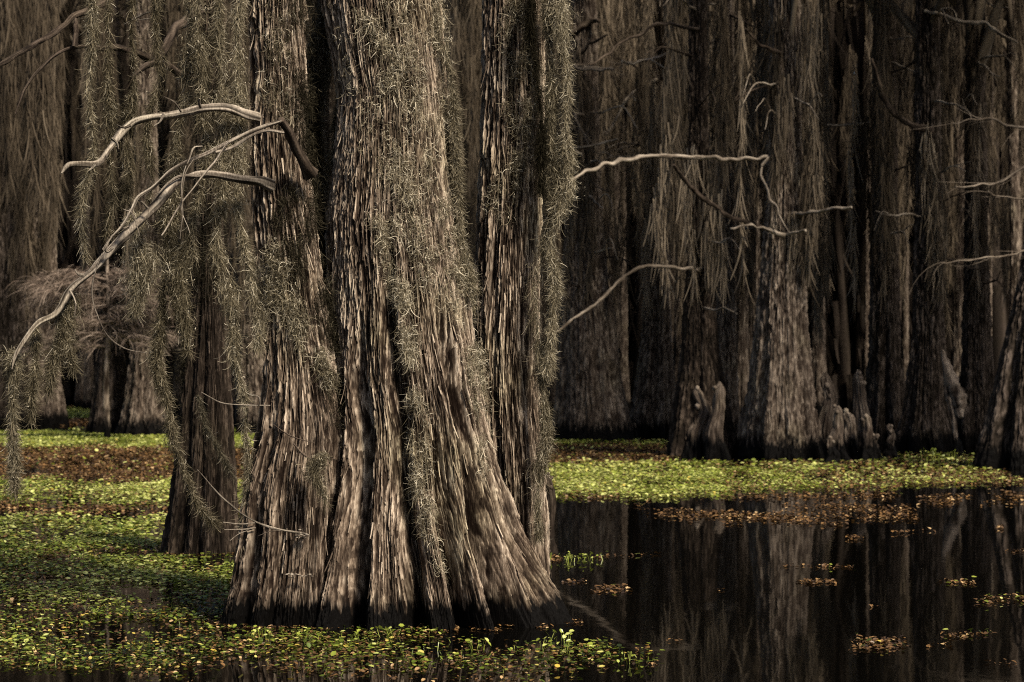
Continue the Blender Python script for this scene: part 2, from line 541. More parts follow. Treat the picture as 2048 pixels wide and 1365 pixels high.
BARK = bark_mat('grey_brown_bark', [(.0, (.018, .012, .009)), (.35, (.078, .056, .040)), (.62, (.205, .155, .114)), (1, (.53, .435, .335))], (.009, .005, .0035), wet_h=.20)
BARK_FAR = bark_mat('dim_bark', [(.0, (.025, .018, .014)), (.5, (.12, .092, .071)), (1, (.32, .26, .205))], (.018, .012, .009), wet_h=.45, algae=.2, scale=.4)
BARK_DARK = bark_mat('shade_darkened_bark', [(.0, (.012, .009, .007)), (.5, (.05, .038, .03)), (1, (.14, .11, .09))], (.008, .006, .004), wet_h=.45, algae=.2, scale=.4)  # far bark darkened: shade under the canopy is put into the colour
DEAD = bark_mat('bleached_dead_wood', [(.0, (.022, .017, .013)), (.45, (.10, .080, .062)), (1, (.42, .36, .29))], (.016, .012, .009), wet_h=.001, algae=.15, fine=.6)
DEAD_FAR = bark_mat('dull_dead_wood', [(.0, (.07, .055, .042)), (.5, (.19, .155, .12)), (1, (.40, .34, .27))], (.06, .045, .032), wet_h=.001, algae=.0, scale=.5)
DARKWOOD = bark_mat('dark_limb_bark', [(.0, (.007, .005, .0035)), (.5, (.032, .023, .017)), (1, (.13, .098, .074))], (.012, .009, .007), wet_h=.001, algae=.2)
MOSS = strand_mat('spanish_moss_strands', [(.0, (.022, .018, .010)), (.35, (.105, .087, .055)), (.65, (.31, .265, .180)), (1, (.78, .70, .54))])
MOSS_DARK = strand_mat('dark_and_shaded_moss', [(.0, (.006, .005, .003)), (.5, (.026, .022, .014)), (1, (.11, .095, .064))])  # dark moss; on the left stem and cleft its colour stands for shade
MOSS_FAR = strand_mat('far_moss_strands', [(.0, (.02, .015, .010)), (.5, (.105, .082, .058)), (1, (.34, .275, .20))])
TWIG = strand_mat('rusty_twigs', [(.0, (.05, .038, .030)), (.5, (.15, .112, .088)), (1, (.32, .255, .205))], .15)
GREEN = leaf_mat('green_floating_leaves', [(.0, (.02, .028, .005)), (.35, (.10, .14, .016)), (.7, (.30, .34, .05)), (.88, (.58, .60, .20)), (1, (.55, .38, .06))])  # palest greens put the leaf sheen into the colour
BROWN = leaf_mat('brown_floating_litter', [(.0, (.018, .009, .004)), (.5, (.075, .038, .012)), (.85, (.20, .105, .033)), (1, (.46, .31, .15))], rough=.5, transl=.1)


def water_mat():
    m, nt, nd, lk = new_mat('black_water')
    geo = N(nd, 'ShaderNodeNewGeometry')
    mp = N(nd, 'ShaderNodeMapping'); mp.inputs['Scale'].default_value = (1.6, .8, 1)
    lk.new(geo.outputs['Position'], mp.inputs[0])
    n1 = N(nd, 'ShaderNodeTexNoise', Scale=2.2, Detail=3.0); lk.new(mp.outputs[0], n1.inputs['Vector'])
    bm = N(nd, 'ShaderNodeBump', Strength=.035, Distance=.02); lk.new(n1.outputs[0], bm.inputs['Height'])
    bs = N(nd, 'ShaderNodeBsdfPrincipled'); bs.inputs['Base Color'].default_value = (.0015, .0013, .001, 1)
    bs.inputs['Roughness'].default_value = .03; bs.inputs['IOR'].default_value = 1.33; bs.inputs['Specular IOR Level'].default_value = .18
    lk.new(bm.outputs[0], bs.inputs['Normal'])
    o = N(nd, 'ShaderNodeOutputMaterial'); lk.new(bs.outputs[0], o.inputs[0])
    return m


# ------------------------------------------------------------------ water and swamp bed
g = Geo()
xs = np.linspace(-400, 400, 41); ys = np.linspace(-60, 600, 41)
X, Y = np.meshgrid(xs, ys)
g.add(np.stack([X, Y, X * 0], -1), grid_quads(41, 41, False))
tag(g.obj('swamp_water', water_mat()), kind='structure')

# ------------------------------------------------------------------ the big cypress of three fused stems
C_KEYS = [(-700, 690, 850), (0, 650, 872), (200, 686, 888), (330, 676, 898), (450, 664, 910), (600, 668, 928), (750, 668, 948), (850, 680, 964), (950, 672, 986),
          (1050, 655, 1015), (1130, 645, 1050), (1200, 632, 1082), (1250, 622, 1105), (1300, 612, 1125)]
L_KEYS = [(-700, 520, 590), (0, 505, 600), (150, 510, 606), (280, 508, 602), (400, 512, 616), (500, 520, 630), (650, 536, 648), (780, 533, 672), (870, 523, 690),
          (930, 507, 690), (1000, 496, 688), (1080, 491, 684), (1160, 480, 680), (1220, 466, 680), (1250, 458, 680), (1300, 448, 680)]
R_KEYS = [(-700, 985, 1075), (0, 972, 1085), (200, 970, 1082), (400, 964, 1075), (550, 955, 1072), (700, 950, 1070), (850, 955, 1076), (950, 958, 1082), (1050, 955, 1088),
          (1150, 950, 1092), (1210, 945, 1100), (1260, 940, 1105)]
M_KEYS = [(-500, 392, 436), (0, 395, 450), (300, 392, 445), (450, 388, 442), (550, 384, 446), (650, 376, 456), (800, 358, 465), (950, 345, 472), (1050, 332, 478), (1110, 320, 484), (1140, 315, 488)]
SC_ = stem_grid(C_KEYS, 12.35, 1500, 700, 1, top=8, wB=.010,
                grooves=[(-31, 4.5, .40, 1.1, 2.0), (-4, 4.5, .40, 1.5, 2.6), (20, 4, .30, .8, 1.6), (40, 4.5, .36, 1.2, 2.2), (-56, 5, .34, .8, 1.8), (62, 6, .2, .7, 1.6),
                         (-14, 2.5, .07, .7, 1.2), (8, 2.5, .07, .5, 1.0), (-80, 7, .2, .8, 1.6), (110, 9, .2, .8, 1.7), (160, 9, .2, .8, 1.7), (-130, 9, .2, .8, 1.7)])
SL_ = stem_grid(L_KEYS, 12.15, 900, 620, 2, top=8,
                grooves=[(-38, 6, .22, .9, 1.7), (-8, 4, .18, .6, 1.5), (22, 6, .24, .8, 2.0), (55, 8, .22, 1.5, 3.0), (120, 10, .2, .8, 1.6), (-100, 10, .2, .8, 1.6)])
SR_ = stem_grid(R_KEYS, 13.1, 700, 560, 3, top=8.5, zvis=4.0,
                grooves=[(-20, 7, .20, 2.0, 3.4), (12, 6, .10, 1.0, 3.0), (45, 8, .14, .8, 2.0), (130, 10, .2, .8, 1.6), (-110, 10, .2, .8, 1.6)], flare=.08)
M_KEYS = [(y, a + (b - a) * .07, b - (b - a) * .07) for y, a, b in M_KEYS]
SM_ = stem_grid(M_KEYS, 16.75, 620, 420, 4, top=10, zvis=5,
                grooves=[(-30, 8, .2, 1.0, 2.2), (2, 6, .2, 1.4, 2.6), (30, 7, .2, 1.0, 2.2), (60, 9, .2, 1, 2), (140, 10, .2, .8, 1.6), (-110, 10, .2, .8, 1.6)], flare=.1)

big = thing('cypress_tree', 'huge fluted bald cypress of three fused stems rising from the black water in front', 'tree', (P(800, 740, 12.35)[0], 12.35, 0))


def stem_part(S, seed, n, parent):
    g = Geo(); add_stem(g, S); add_shreds(g, S, n, seed)
    return g.obj('trunk', BARK, parent)


o = stem_part(SC_, 5, 1500, big); o['label'] = 'broad middle stem with deep flutes and a flaring base'
o = stem_part(SL_, 6, 800, big); o['label'] = 'left stem with three bare branches'
o = stem_part(SR_, 7, 500, big); o['label'] = 'slim right stem behind the flaring base'


def branch(parent, paths, mat=DEAD, seed=0, name='branch', ns=18, rough=.30, label=None, kink=0.012, tint=(.3, .95)):
    g = Geo()
    for i, (rows, d0, d1) in enumerate(paths):
        add_tube(g, pxpath(rows, d0, d1), ns=ns, seed=seed * 7 + i, rough=rough, kink=kink, tint=tint, thin=.85)
    o = g.obj(name, mat, parent)
    if label:
        o['label'] = label
    return o


branch(big, [([(515, 238, 11), (490, 230, 10), (455, 216, 10), (420, 216, 9), (370, 222, 8.5), (310, 234, 8), (262, 246, 7), (240, 265, 7.5), (215, 295, 6.5), (190, 325, 6.5), (165, 326, 5.5), (140, 332, 5), (125, 349, 1.5)], 12.0, 11.3),
             ([(262, 246, 3), (250, 252, 2.4), (236, 249, 1)], 11.5, 11.47), ([(402, 220, 4), (398, 207, 3), (399, 198, 1.2)], 11.7, 11.66), ([(330, 231, 3), (322, 246, 2), (311, 252, .8)], 11.6, 11.55), ([(226, 282, 3.5), (236, 290, 2.4), (240, 300, 1)], 11.45, 11.43), ([(362, 224, 2), (350, 206, 1.4), (331, 196, .7)], 11.65, 11.5), ([(190, 325, 3), (182, 335, 2), (176, 340, .8)], 11.4, 11.37)],
       seed=1, label='thick bare branch bending down to the left, highest of the three')
branch(big, [([(625, 350, 17), (605, 318, 12), (588, 288, 9), (574, 262, 8), (562, 243, 8)], 11.98, 11.7),
             ], mat=DARKWOOD, seed=2, label='dark broken stub on the left stem')
branch(big, [([(563, 244, 4.5), (520, 258, 4.2), (480, 275, 4), (430, 299, 4), (385, 318, 4.2), (340, 345, 4.2), (300, 380, 4.5), (277, 397, 4.5), (262, 425, 3.6), (245, 450, 3), (225, 470, 2.8), (203, 498, 1.5)], 11.69, 11.3),
             ([(570, 262, 4), (540, 260, 4), (500, 274, 4), (455, 294, 3.5), (430, 301, 3.3)], 11.69, 11.56),
             ([(462, 286, 2.6), (420, 328, 2.6), (385, 375, 2.6), (350, 425, 2.4), (322, 472, 1.4)], 11.58, 11.3),
             ([(408, 291, 1.6), (390, 294, 2.2), (376, 318, 2.2), (363, 360, 2), (361, 420, 1.8), (357, 475, .8)], 11.52, 11.3),
             ([(385, 318, 2), (372, 340, 1.6), (365, 400, 1.3), (378, 470, .8)], 11.5, 11.3),
             ([(262, 425, 1.8), (272, 440, 1.4), (282, 470, .7)], 11.4, 11.3),
             ([(268, 412, 1.8), (258, 420, 1.6), (246, 416, .8)], 11.42, 11.4),
             ([(225, 470, 1.8), (196, 520, 1.8), (185, 570, 1.8), (190, 620, 1.6), (215, 672, 1.4), (248, 696, 1.2), (290, 702, .6)], 11.3, 11.2)],
       seed=3, label='long thin forked twig arching down from the stub', ns=8)
branch(big, [([(545, 372, 14), (512, 362, 12), (480, 358, 10), (440, 348, 9), (400, 348, 8.5), (360, 361, 9), (325, 391, 10.5), (295, 420, 9.5), (265, 450, 10), (235, 485, 10), (205, 520, 9), (170, 555, 8), (135, 590, 8), (110, 622, 7), (75, 650, 6), (50, 680, 5), (30, 715, 3.6), (22, 742, 1)], 12.0, 11.0),
             ([(258, 458, 4), (249, 462, 5), (243, 452, 2.5)], 11.42, 11.4), ([(172, 553, 4), (160, 549, 3), (152, 540, 1)], 11.25, 11.2), ([(300, 415, 3), (286, 402, 2), (270, 398, .8)], 11.5, 11.45), ([(140, 586, 3), (150, 606, 2), (149, 634, 1)], 11.2, 11.15), ([(400, 348, 5), (370, 352, 4), (340, 368, 3), (318, 392, 2)], 11.74, 11.6), ([(225, 492, 4), (212, 500, 4), (207, 494, 2)], 11.36, 11.34)],
       seed=4, label='gnarled bare branch drooping far out to the left, lowest of the three', rough=.24)
branch(big, [([(395, 940, 1.5), (450, 1000, 2), (510, 1043, 2.4), (570, 1062, 2.6), (612, 1068, 3)], 11.5, 11.85), ([(570, 1062, 1.4), (545, 1062, 1.2), (515, 1072, .7)], 11.8, 11.75)],
       mat=DEAD, seed=5, name='twig', label='thin reddish twig above the left foot of the trunk', ns=6, kink=.002)
branch(big, [([(585, 888, 2), (610, 912, 3), (640, 922, 2.6), (668, 914, 1.2)], 11.75, 11.75), ([(625, 918, 1.8), (645, 930, 1.6), (652, 940, .7)], 11.75, 11.72), ([(545, 850, 1), (575, 870, 1.6), (600, 880, 1.4), (628, 886, .7)], 11.8, 11.78)],
       mat=DARKWOOD, seed=6, name='twig', ns=6, kink=.003)
branch(big, [([(402, 785, 1), (440, 805, 1.6), (490, 811, 1.8), (540, 812, 1.8)], 11.9, 11.95), ([(500, 788, 1), (518, 795, 1.5), (520, 810, 1.5)], 11.9, 11.93)],
       mat=DEAD, seed=7, name='twig', ns=6, kink=.002)
for tw in ([(447, 1045, 1.2), (480, 1048, 1.5), (510, 1046, 1.5)], [(449, 1060, 1), (480, 1059, 1.4), (512, 1056, 1.5)], [(460, 1082, .8), (478, 1068, 1.2), (508, 1057, 1.2)]):
    branch(big, [(tw, 11.85, 11.95)], mat=DEAD, seed=8, name='twig', ns=6, kink=.002)
# limbs above the frame that carry the hanging moss
branch(big, [([(560, -70, 22), (460, -95, 17), (350, -85, 14), (240, -95, 10), (150, -80, 6)], 12.15, 12.6)], mat=BARK, seed=10, name='limb', ns=12, rough=.1)
branch(big, [([(560, -80, 16), (620, -80, 12), (700, -90, 9)], 12.2, 12.5)], mat=BARK, seed=11, name='limb', ns=12, rough=.1)
branch(big, [([(1030, -90, 18), (1090, -80, 11), (1150, -90, 6)], 13.1, 12.9)], mat=BARK, seed=12, name='limb', ns=12, rough=.1)

# bracket fungus clusters on the left foot
for i, (fx, fy, n) in enumerate([(605, 1072, 16), (600, 1152, 14)]):
    g = Geo(); r = np.random.default_rng(80 + i)
    cen = P(fx, fy, 11.82)
    for k in range(n):
        c = cen + np.array([(k / n - .5) * (.07 if i == 0 else .16), r.normal() * .006, r.normal() * (.016 if i == 0 else .006)])
        D = unit(np.array([r.normal() * .6, -1, r.normal() * .4])); a = np.linspace(0, 2 * pi, 8, endpoint=False)
        A = unit(np.cross(D, [0, 0, 1])); s = r.uniform(.009, .016)
        ring = [c + s * (np.cos(a)[:, None] * A + .55 * np.sin(a)[:, None] * D) + [0, 0, dz] for dz in (0, .003)]
        V = np.concatenate([[c] * 8, ring[0], ring[1], [c + [0, 0, .006]] * 8])
        g.add(V, grid_quads(4, 8, True), r.uniform(.3, 1))
    tag(g.obj('bracket_fungus', DEAD, off=cen), ['little cluster of brown bracket fungus at the end of the thin twig', 'row of small pale bracket fungus low on the left foot of the trunk'][i], 'fungus')

# middle-distance cypress behind it on the left
mid = thing('cypress_tree', 'dark half-hidden cypress behind the left stem of the huge one', 'tree', (P(400, 740, 16.75)[0], 16.75, 0))
g = Geo(); add_stem(g, SM_); add_shreds(g, SM_, 250, 9); g.obj('trunk', DARKWOOD, mid)
branch(mid, [([(400, 20, 12), (372, 40, 11), (350, 62, 10), (335, 90, 9.5), (318, 118, 9), (295, 133, 7), (265, 154, 3.5)], 16.5, 15.2)], mat=DARKWOOD, seed=20, rough=.2, label='short thick broken bough with a pale tip')
branch(mid, [([(395, 160, 9), (345, 140, 9), (300, 118, 8), (250, 100, 8), (210, 96, 7), (150, 92, 5), (110, 110, 4), (70, 150, 3.5), (45, 185, 3), (30, 230, 1.5)], 16.6, 14.8)], mat=DARKWOOD, seed=21, rough=.2, label='dark bough arching down to the left')
branch(mid, [([(400, -70, 12), (250, -20, 9), (150, 35, 7), (95, 75, 6.5), (40, 108, 6), (-40, 150, 5)], 16.6, 14.5), ([(150, 35, 4), (152, 70, 6), (150, 95, 6)], 15.6, 15.5)], mat=DARKWOOD, seed=22, rough=.2, label='long dark bough slanting down to the left edge')
branch(mid, [([(248, 48, 1), (275, 36, 2.4), (298, 27, 2.2), (316, 25, 1)], 15, 15), ([(275, 40, 1), (300, 38, 1.2)], 15, 15)], mat=DEAD, seed=23, name='twig', ns=6)

# ------------------------------------------------------------------ moss on and around the big cypress


def moss(g, label, mat=MOSS):
    o = g.obj('spanish_moss', mat)
    # put the origin at the top of the clump
    return tag(o, label, 'moss', 'spanish moss on the near cypresses')


moss(surf_moss([SC_], [[(770, -40, 180), (790, 100, 150), (805, 250, 140), (822, 350, 115), (850, 480, 110), (890, 600, 60), (915, 680, 20)]], 5600, 101, .72), 'wide shaggy blanket of moss over the top of the middle stem')
moss(surf_moss([SC_], [[(752, 420, 26), (775, 520, 34), (800, 600, 44), (820, 700, 36), (833, 820, 34), (838, 920, 36), (850, 1020, 34), (862, 1090, 26), (882, 1140, 20), (905, 1165, 14)]], 3600, 102, .72, lift=.010), 'long pale streak of moss down the front of the middle stem')
moss(surf_moss([SC_], [[(872, 380, 30), (900, 500, 44), (922, 600, 44), (938, 700, 40), (948, 780, 36), (956, 860, 24), (962, 950, 14)]], 3200, 103, .62, lift=.012), 'moss streak along the right flank of the middle stem')
moss(festoon([(884, -50), (892, 120), (902, 260), (908, 380), (925, 500), (935, 580)], [34, 34, 30, 24], 2600, 104, .60, 12.2), 'moss column hanging down the right edge of the middle stem')
moss(surf_moss([SL_], [[(575, 470, 60), (555, 560, 60), (580, 620, 50), (620, 690, 46), (655, 770, 42), (680, 840, 36), (690, 890, 30)]], 3600, 105, .58, lift=.014), 'bright moss streak slanting across the left stem to the fork')
moss(surf_moss([SL_], [[(610, -40, 60), (608, 150, 60), (620, 300, 60), (610, 400, 90), (610, 480, 90), (650, 600, 70), (668, 720, 60), (680, 860, 50)]], 6500, 106, .55, lift=.014), 'moss covering the right side of the left stem, darkened to stand for shade', MOSS_DARK)  # dark strand colour carries the shade of this side
moss(festoon([(628, 150), (634, 300), (640, 450), (652, 600), (666, 740), (680, 860)], [46, 46, 44, 40, 30, 16], 3400, 108, .5, 12.45), 'added dark moss rope standing in for shade in the cleft between left and middle stems', MOSS_DARK)  # rope added so its dark colour deepens the shaded cleft
moss(surf_moss([SL_], [[(560, -40, 60), (560, 100, 50), (555, 170, 60), (570, 250, 30)]], 900, 107, .5), 'thin patch of moss high on the left stem')
for i, (x, w, n, lab) in enumerate([(620, 34, 2000, 'first moss rope from the left in the gap between left and middle stems'), (648, 30, 1800, 'second moss rope from the left in the gap between left and middle stems'), (676, 36, 2200, 'moss rope touching the left edge of the middle stem')]):
    moss(festoon([(x, -60), (x + 4, 60), (x - 4 + 6 * i, 180), (x - 6, 300), (x - 8, [420, 470, 330][i])], [w, w, w * .8, w * .4], n, 110 + i, .55, 12.55), lab)
moss(surf_moss([SR_], [[(1045, -40, 70), (1040, 120, 56), (1045, 220, 60), (1030, 330, 40), (1000, 420, 50), (1010, 440, 30)]], 3000, 115, .52), 'moss patch over the upper front of the right stem')
moss(festoon([(1128, -60), (1130, 100), (1134, 220), (1132, 310), (1118, 410), (1104, 520), (1097, 620), (1092, 740)], [34, 34, 36, 36, 28, 26], 4200, 116, .72, 12.75), 'bright moss column down the outer right edge of the right stem')
moss(festoon([(1098, -60), (1104, 100), (1108, 250), (1098, 400), (1085, 520), (1080, 650), (1088, 760), (1095, 860), (1088, 940), (1084, 1010), (1082, 1070)], [44, 46, 44, 34, 30, 36, 30, 16], 5600, 117, .6, 12.8), 'long inner moss column reaching nearly to the water on the right stem')
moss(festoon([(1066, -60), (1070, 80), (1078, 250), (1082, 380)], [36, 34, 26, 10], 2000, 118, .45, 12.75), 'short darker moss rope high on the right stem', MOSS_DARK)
left_ropes = [
    ([(190, -60), (187, 60), (182, 150), (176, 240), (180, 330), (168, 420), (172, 515)], [16, 22, 26, 26, 26, 20, 8], 12.6, .58, 2600, 'long pale moss rope hanging alone near the left side'),
    ([(228, -70), (226, 60), (220, 180), (212, 330), (220, 400), (215, 470)], [26, 26, 26, 20, 8], 13.4, .42, 1900, 'moss rope just right of the lone pale rope'),
    ([(268, -70), (264, 60), (262, 160), (258, 300), (250, 400)], [30, 28, 24, 10], 13.8, .4, 1700, 'moss rope left of the short broken bough'),
    ([(316, -70), (312, 50), (306, 180), (300, 330), (296, 400)], [34, 30, 26, 10], 13.6, .42, 1900, 'moss rope behind the short broken bough'),
    ([(362, -70), (366, 60), (372, 160), (360, 300), (352, 420), (345, 520)], [40, 44, 40, 30, 10], 13.2, .5, 3200, 'broad moss rope right of the broken bough'),
    ([(405, -70), (402, 80), (396, 220), (400, 330), (385, 430), (395, 520)], [38, 40, 36, 34, 16], 12.8, .52, 3200, 'broad moss rope above the dark half-hidden cypress'),
    ([(442, -70), (440, 100), (436, 260), (432, 380), (440, 480), (452, 580), (468, 660), (482, 760), (484, 860), (490, 960), (488, 1080)], [40, 40, 38, 40, 44, 40, 36, 30, 22, 14], 12.4, .60, 6500, 'longest moss rope, hanging between the two left trunks down to the water'),
    ([(486, -70), (484, 60), (480, 200), (478, 330), (476, 430), (496, 530), (520, 620)], [34, 34, 30, 28, 34, 30], 12.05, .66, 3800, 'bright greenish moss rope along the left edge of the left stem'),
    ([(330, 390), (322, 480), (316, 570), (318, 660), (322, 740), (340, 830), (352, 900), (375, 960), (400, 1010), (430, 1045)], [40, 44, 40, 36, 34, 26, 24, 22, 10], 13.0, .45, 5200, 'moss rope drooping down the left side of the dark half-hidden cypress'),
    ([(292, 425), (284, 490), (272, 560), (268, 620)], [56, 70, 56, 14], 11.8, .60, 2600, 'pale tangle of moss under the elbow of the lowest bare branch'),
    ([(365, 440), (372, 520), (366, 600), (374, 700)], [44, 50, 40, 14], 12.9, .48, 2600, 'moss clump just left of the dark half-hidden trunk'),
    ([(34, 700), (38, 780), (34, 860), (30, 920), (30, 975)], [26, 40, 34, 26, 10], 11.2, .55, 2400, 'moss tassel hanging from the tip of the lowest bare branch'),
    ([(78, 655), (74, 720), (62, 790), (60, 840)], [44, 50, 34, 10], 11.3, .48, 1500, 'moss tuft just behind the tip of the lowest bare branch'),
    ([(118, 620), (112, 680), (100, 740), (96, 780)], [44, 50, 30, 8], 11.35, .48, 1400, 'short moss tuft under the outer half of the lowest bare branch'),
    ([(150, 585), (146, 640), (140, 700), (146, 730)], [30, 40, 26, 8], 11.4, .46, 1000, 'small moss tuft nearest the middle of the lowest bare branch'),
    ([(395, 790), (410, 850), (440, 910), (466, 955)], [14, 18, 16, 8], 16.1, .5, 700, 'thin moss strand slung across the dark half-hidden trunk'),
    ([(640, 905), (625, 940), (640, 975), (650, 1000)], [50, 50, 24, 8], 11.72, .5, 700, 'small moss tuft caught in the fork above the left foot'),
    ([(500, 560), (510, 640), (512, 690)], [30, 36, 14], 12.0, .66, 1000, 'pale wispy moss tuft at the left edge of the left stem'),
]
for i, (path, w, d, tb, n, lab) in enumerate(left_ropes):
    moss(festoon(path, w, int(n * .64), 130 + i, tb + .06, d if d > 15 else min(d, 12.0 + .02 * (i % 5))), lab)
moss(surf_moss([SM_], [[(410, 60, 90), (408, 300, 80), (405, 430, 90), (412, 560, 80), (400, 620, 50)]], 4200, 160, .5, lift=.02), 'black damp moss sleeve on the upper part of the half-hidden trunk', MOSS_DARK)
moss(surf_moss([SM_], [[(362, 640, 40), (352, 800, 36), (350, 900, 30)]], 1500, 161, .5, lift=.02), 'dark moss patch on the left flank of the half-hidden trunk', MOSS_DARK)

# ------------------------------------------------------------------ the wood behind
shade_trees = []      # unseen trees added outside the right edge of the view to shade the wood
MOSSB = Geo()      # all the far moss curtains: nobody could count the strands
mr = np.random.default_rng(500)


def streak(x, y, z, L, w, tb, n=None, g=MOSSB):
    """one hanging curtain of far moss: a bundle of fine vertical strands"""
    n = n or int(1.7 * np.clip(26 + 22 * L * (w / .25), 20, 170))
    t = mr.uniform(0, 1, n) ** .9
    prof = np.sin(np.clip(t * 1.05 + .12, 0, 1) * pi) ** .6 * .6 + .4 * (1 - t)
    a = mr.uniform(0, 2 * pi, n); rad = np.sqrt(mr.uniform(0, 1, n)) * w * .5 * np.maximum(prof, .12)
    wob = .25 * w * np.sin(t * L * 2 + x * 3)
    S = np.stack([x + wob + rad * np.cos(a), y + rad * np.sin(a), z - t * L], -1)
    D = np.array([0, 0, -1.]) + mr.normal(size=(n, 3)) * [.07, .07, 0]
    ribbons(g, S, D, rdir(n, mr), mr.uniform(.25, .9, n) * min(1, L / 2 + .3), mr.uniform(.010, .030, n), mr.uniform(-.65, .65, n), 4,
            np.clip(tb + .07 + .08 * mr.normal(size=n), 0, 1), 0, mr, taper=.2)


def crown_geo(seed, n=600, R=4.5, z0=11, z1=18):
    r = np.random.default_rng(seed); g = Geo()
    # clumps
    k = 26
    ca = r.uniform(0, 2 * pi, k); cr_ = np.sqrt(r.uniform(0, 1, k)) * R
    cc = np.stack([cr_ * np.cos(ca), cr_ * np.sin(ca), r.uniform(z0, z1, k)], -1)
    i = r.integers(0, k, n)
    S = cc[i] + r.normal(size=(n, 3)) * [.75, .75, .55]
    D = rdir(n, r) * [1, 1, .5] + [0, 0, -.5]
    ribbons(g, S, D, rdir(n, r), r.uniform(.4, 1.1, n), r.uniform(.10, .26, n), r.uniform(-1, 1, n), 2, r.uniform(.1, .8, n), .1, r)
    for j in range(9):
        c = cc[j]
        add_tube(g, [[0, 0, z0 - 1.2 - .3 * j % 2, .12], [c[0] * .5, c[1] * .5, c[2] - 1.0, .08], [c[0], c[1], c[2], .03]], n=10, ns=6, seed=j)
    return g


CROWN = [crown_geo(900 + i).mesh('crown', MOSS_FAR) for i in range(3)]


def put_crown(parent, i, scale, dz=0.0):
    o = bpy.data.objects.new('crown', CROWN[i % 3])
    SC.collection.objects.link(o); o.parent = parent
    o.scale = (scale, scale, 1); o.rotation_euler = (0, 0, i * 1.3); o.location = (0, 0, dz)
    return o


def bgtree(keys, d, label, seed, mat=BARK_FAR, moss_n=7, crown=1.0, top=15.0, lobes=7, moss_t=None, lean=(0, 0)):
    base = P((keys[-1][1] + keys[-1][2]) / 2, 740, d)
    t = thing('cypress_tree', label, 'tree', (base[0], d, 0))
    zv = HC + 760 * d / F
    S = stem_grid(keys, d, 320, 300, seed, top=max(top, zv + 2), zvis=zv, flare_h=3.0, flare=.16, bark=2.0, nlobe=lobes, wA=.08, wB=.03, lean=lean,
                  grooves=[(mr.uniform(-70, 70), 9, .18, 1.2, 3.2) for _ in range(3)], front=.35)
    g = Geo(); add_stem(g, S); g.obj('trunk', mat, t)
    if crown:
        o = put_crown(t, seed, crown, zv - 9.6)
        xt = S[0][-1, :, 0].mean() - base[0]
        o.location[0] = xt
    V = S[0]
    for _ in range(moss_n):
        i = mr.integers(int(.5 * 300), 298); z = V[i, 0, 2]
        x = V[i, :, 0].mean() + mr.normal() * .35; R = np.ptp(V[i, :, 0]) / 2
        streak(x, V[i, :, 1].min() - mr.uniform(0, .25), z, min(mr.uniform(1.5, 4.5), max(z - 3.2, .8)), mr.uniform(.12, .42), mr.normal(.3 if base[0] < -4 else .5, .2))  # moss on left trees tinted darker in place of shade
    return t


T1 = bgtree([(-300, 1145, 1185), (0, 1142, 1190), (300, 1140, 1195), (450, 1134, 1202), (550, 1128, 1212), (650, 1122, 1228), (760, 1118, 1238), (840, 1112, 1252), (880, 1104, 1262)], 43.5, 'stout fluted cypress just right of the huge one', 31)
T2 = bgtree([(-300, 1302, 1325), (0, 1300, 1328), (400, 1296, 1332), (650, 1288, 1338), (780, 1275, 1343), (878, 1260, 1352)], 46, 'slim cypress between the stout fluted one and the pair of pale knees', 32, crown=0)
T3 = bgtree([(-300, 1385, 1405), (0, 1384, 1408), (300, 1382, 1412), (535, 1378, 1420), (700, 1366, 1432), (820, 1352, 1450), (915, 1338, 1464)], 35.5, 'dark tapering cypress behind the pair of pale knees', 33, crown=0, mat=DARKWOOD)  # trunk colour darkened for its shade and moss
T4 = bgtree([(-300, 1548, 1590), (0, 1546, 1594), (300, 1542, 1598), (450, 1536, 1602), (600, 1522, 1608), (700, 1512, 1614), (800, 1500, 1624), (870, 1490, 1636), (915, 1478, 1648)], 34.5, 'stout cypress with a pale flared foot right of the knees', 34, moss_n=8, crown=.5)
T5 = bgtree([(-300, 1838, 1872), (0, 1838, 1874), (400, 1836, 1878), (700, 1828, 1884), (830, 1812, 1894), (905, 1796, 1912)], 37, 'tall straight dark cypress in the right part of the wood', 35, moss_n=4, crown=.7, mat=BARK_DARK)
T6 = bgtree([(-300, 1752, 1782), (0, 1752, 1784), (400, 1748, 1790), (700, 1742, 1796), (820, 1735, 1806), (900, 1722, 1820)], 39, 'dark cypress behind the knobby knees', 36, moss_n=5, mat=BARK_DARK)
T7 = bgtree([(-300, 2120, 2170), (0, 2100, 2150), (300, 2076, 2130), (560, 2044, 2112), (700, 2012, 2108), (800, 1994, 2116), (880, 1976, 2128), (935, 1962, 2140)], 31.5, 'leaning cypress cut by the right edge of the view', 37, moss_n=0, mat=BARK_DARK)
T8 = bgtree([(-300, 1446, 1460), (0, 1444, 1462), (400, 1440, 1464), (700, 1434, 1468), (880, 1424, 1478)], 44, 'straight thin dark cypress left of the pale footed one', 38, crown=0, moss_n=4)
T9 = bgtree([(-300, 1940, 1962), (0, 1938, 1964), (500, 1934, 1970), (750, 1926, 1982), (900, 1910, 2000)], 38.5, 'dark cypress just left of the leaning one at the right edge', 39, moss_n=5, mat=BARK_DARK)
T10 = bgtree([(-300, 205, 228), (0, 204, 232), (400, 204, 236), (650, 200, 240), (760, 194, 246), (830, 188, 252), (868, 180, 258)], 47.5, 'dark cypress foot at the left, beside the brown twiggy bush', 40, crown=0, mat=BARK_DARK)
T11 = bgtree([(-300, 278, 306), (0, 276, 308), (400, 274, 312), (650, 270, 318), (760, 262, 326), (830, 250, 334), (872, 238, 346)], 46.5, 'pale flared cypress left of the half-hidden dark trunk', 41, crown=0)
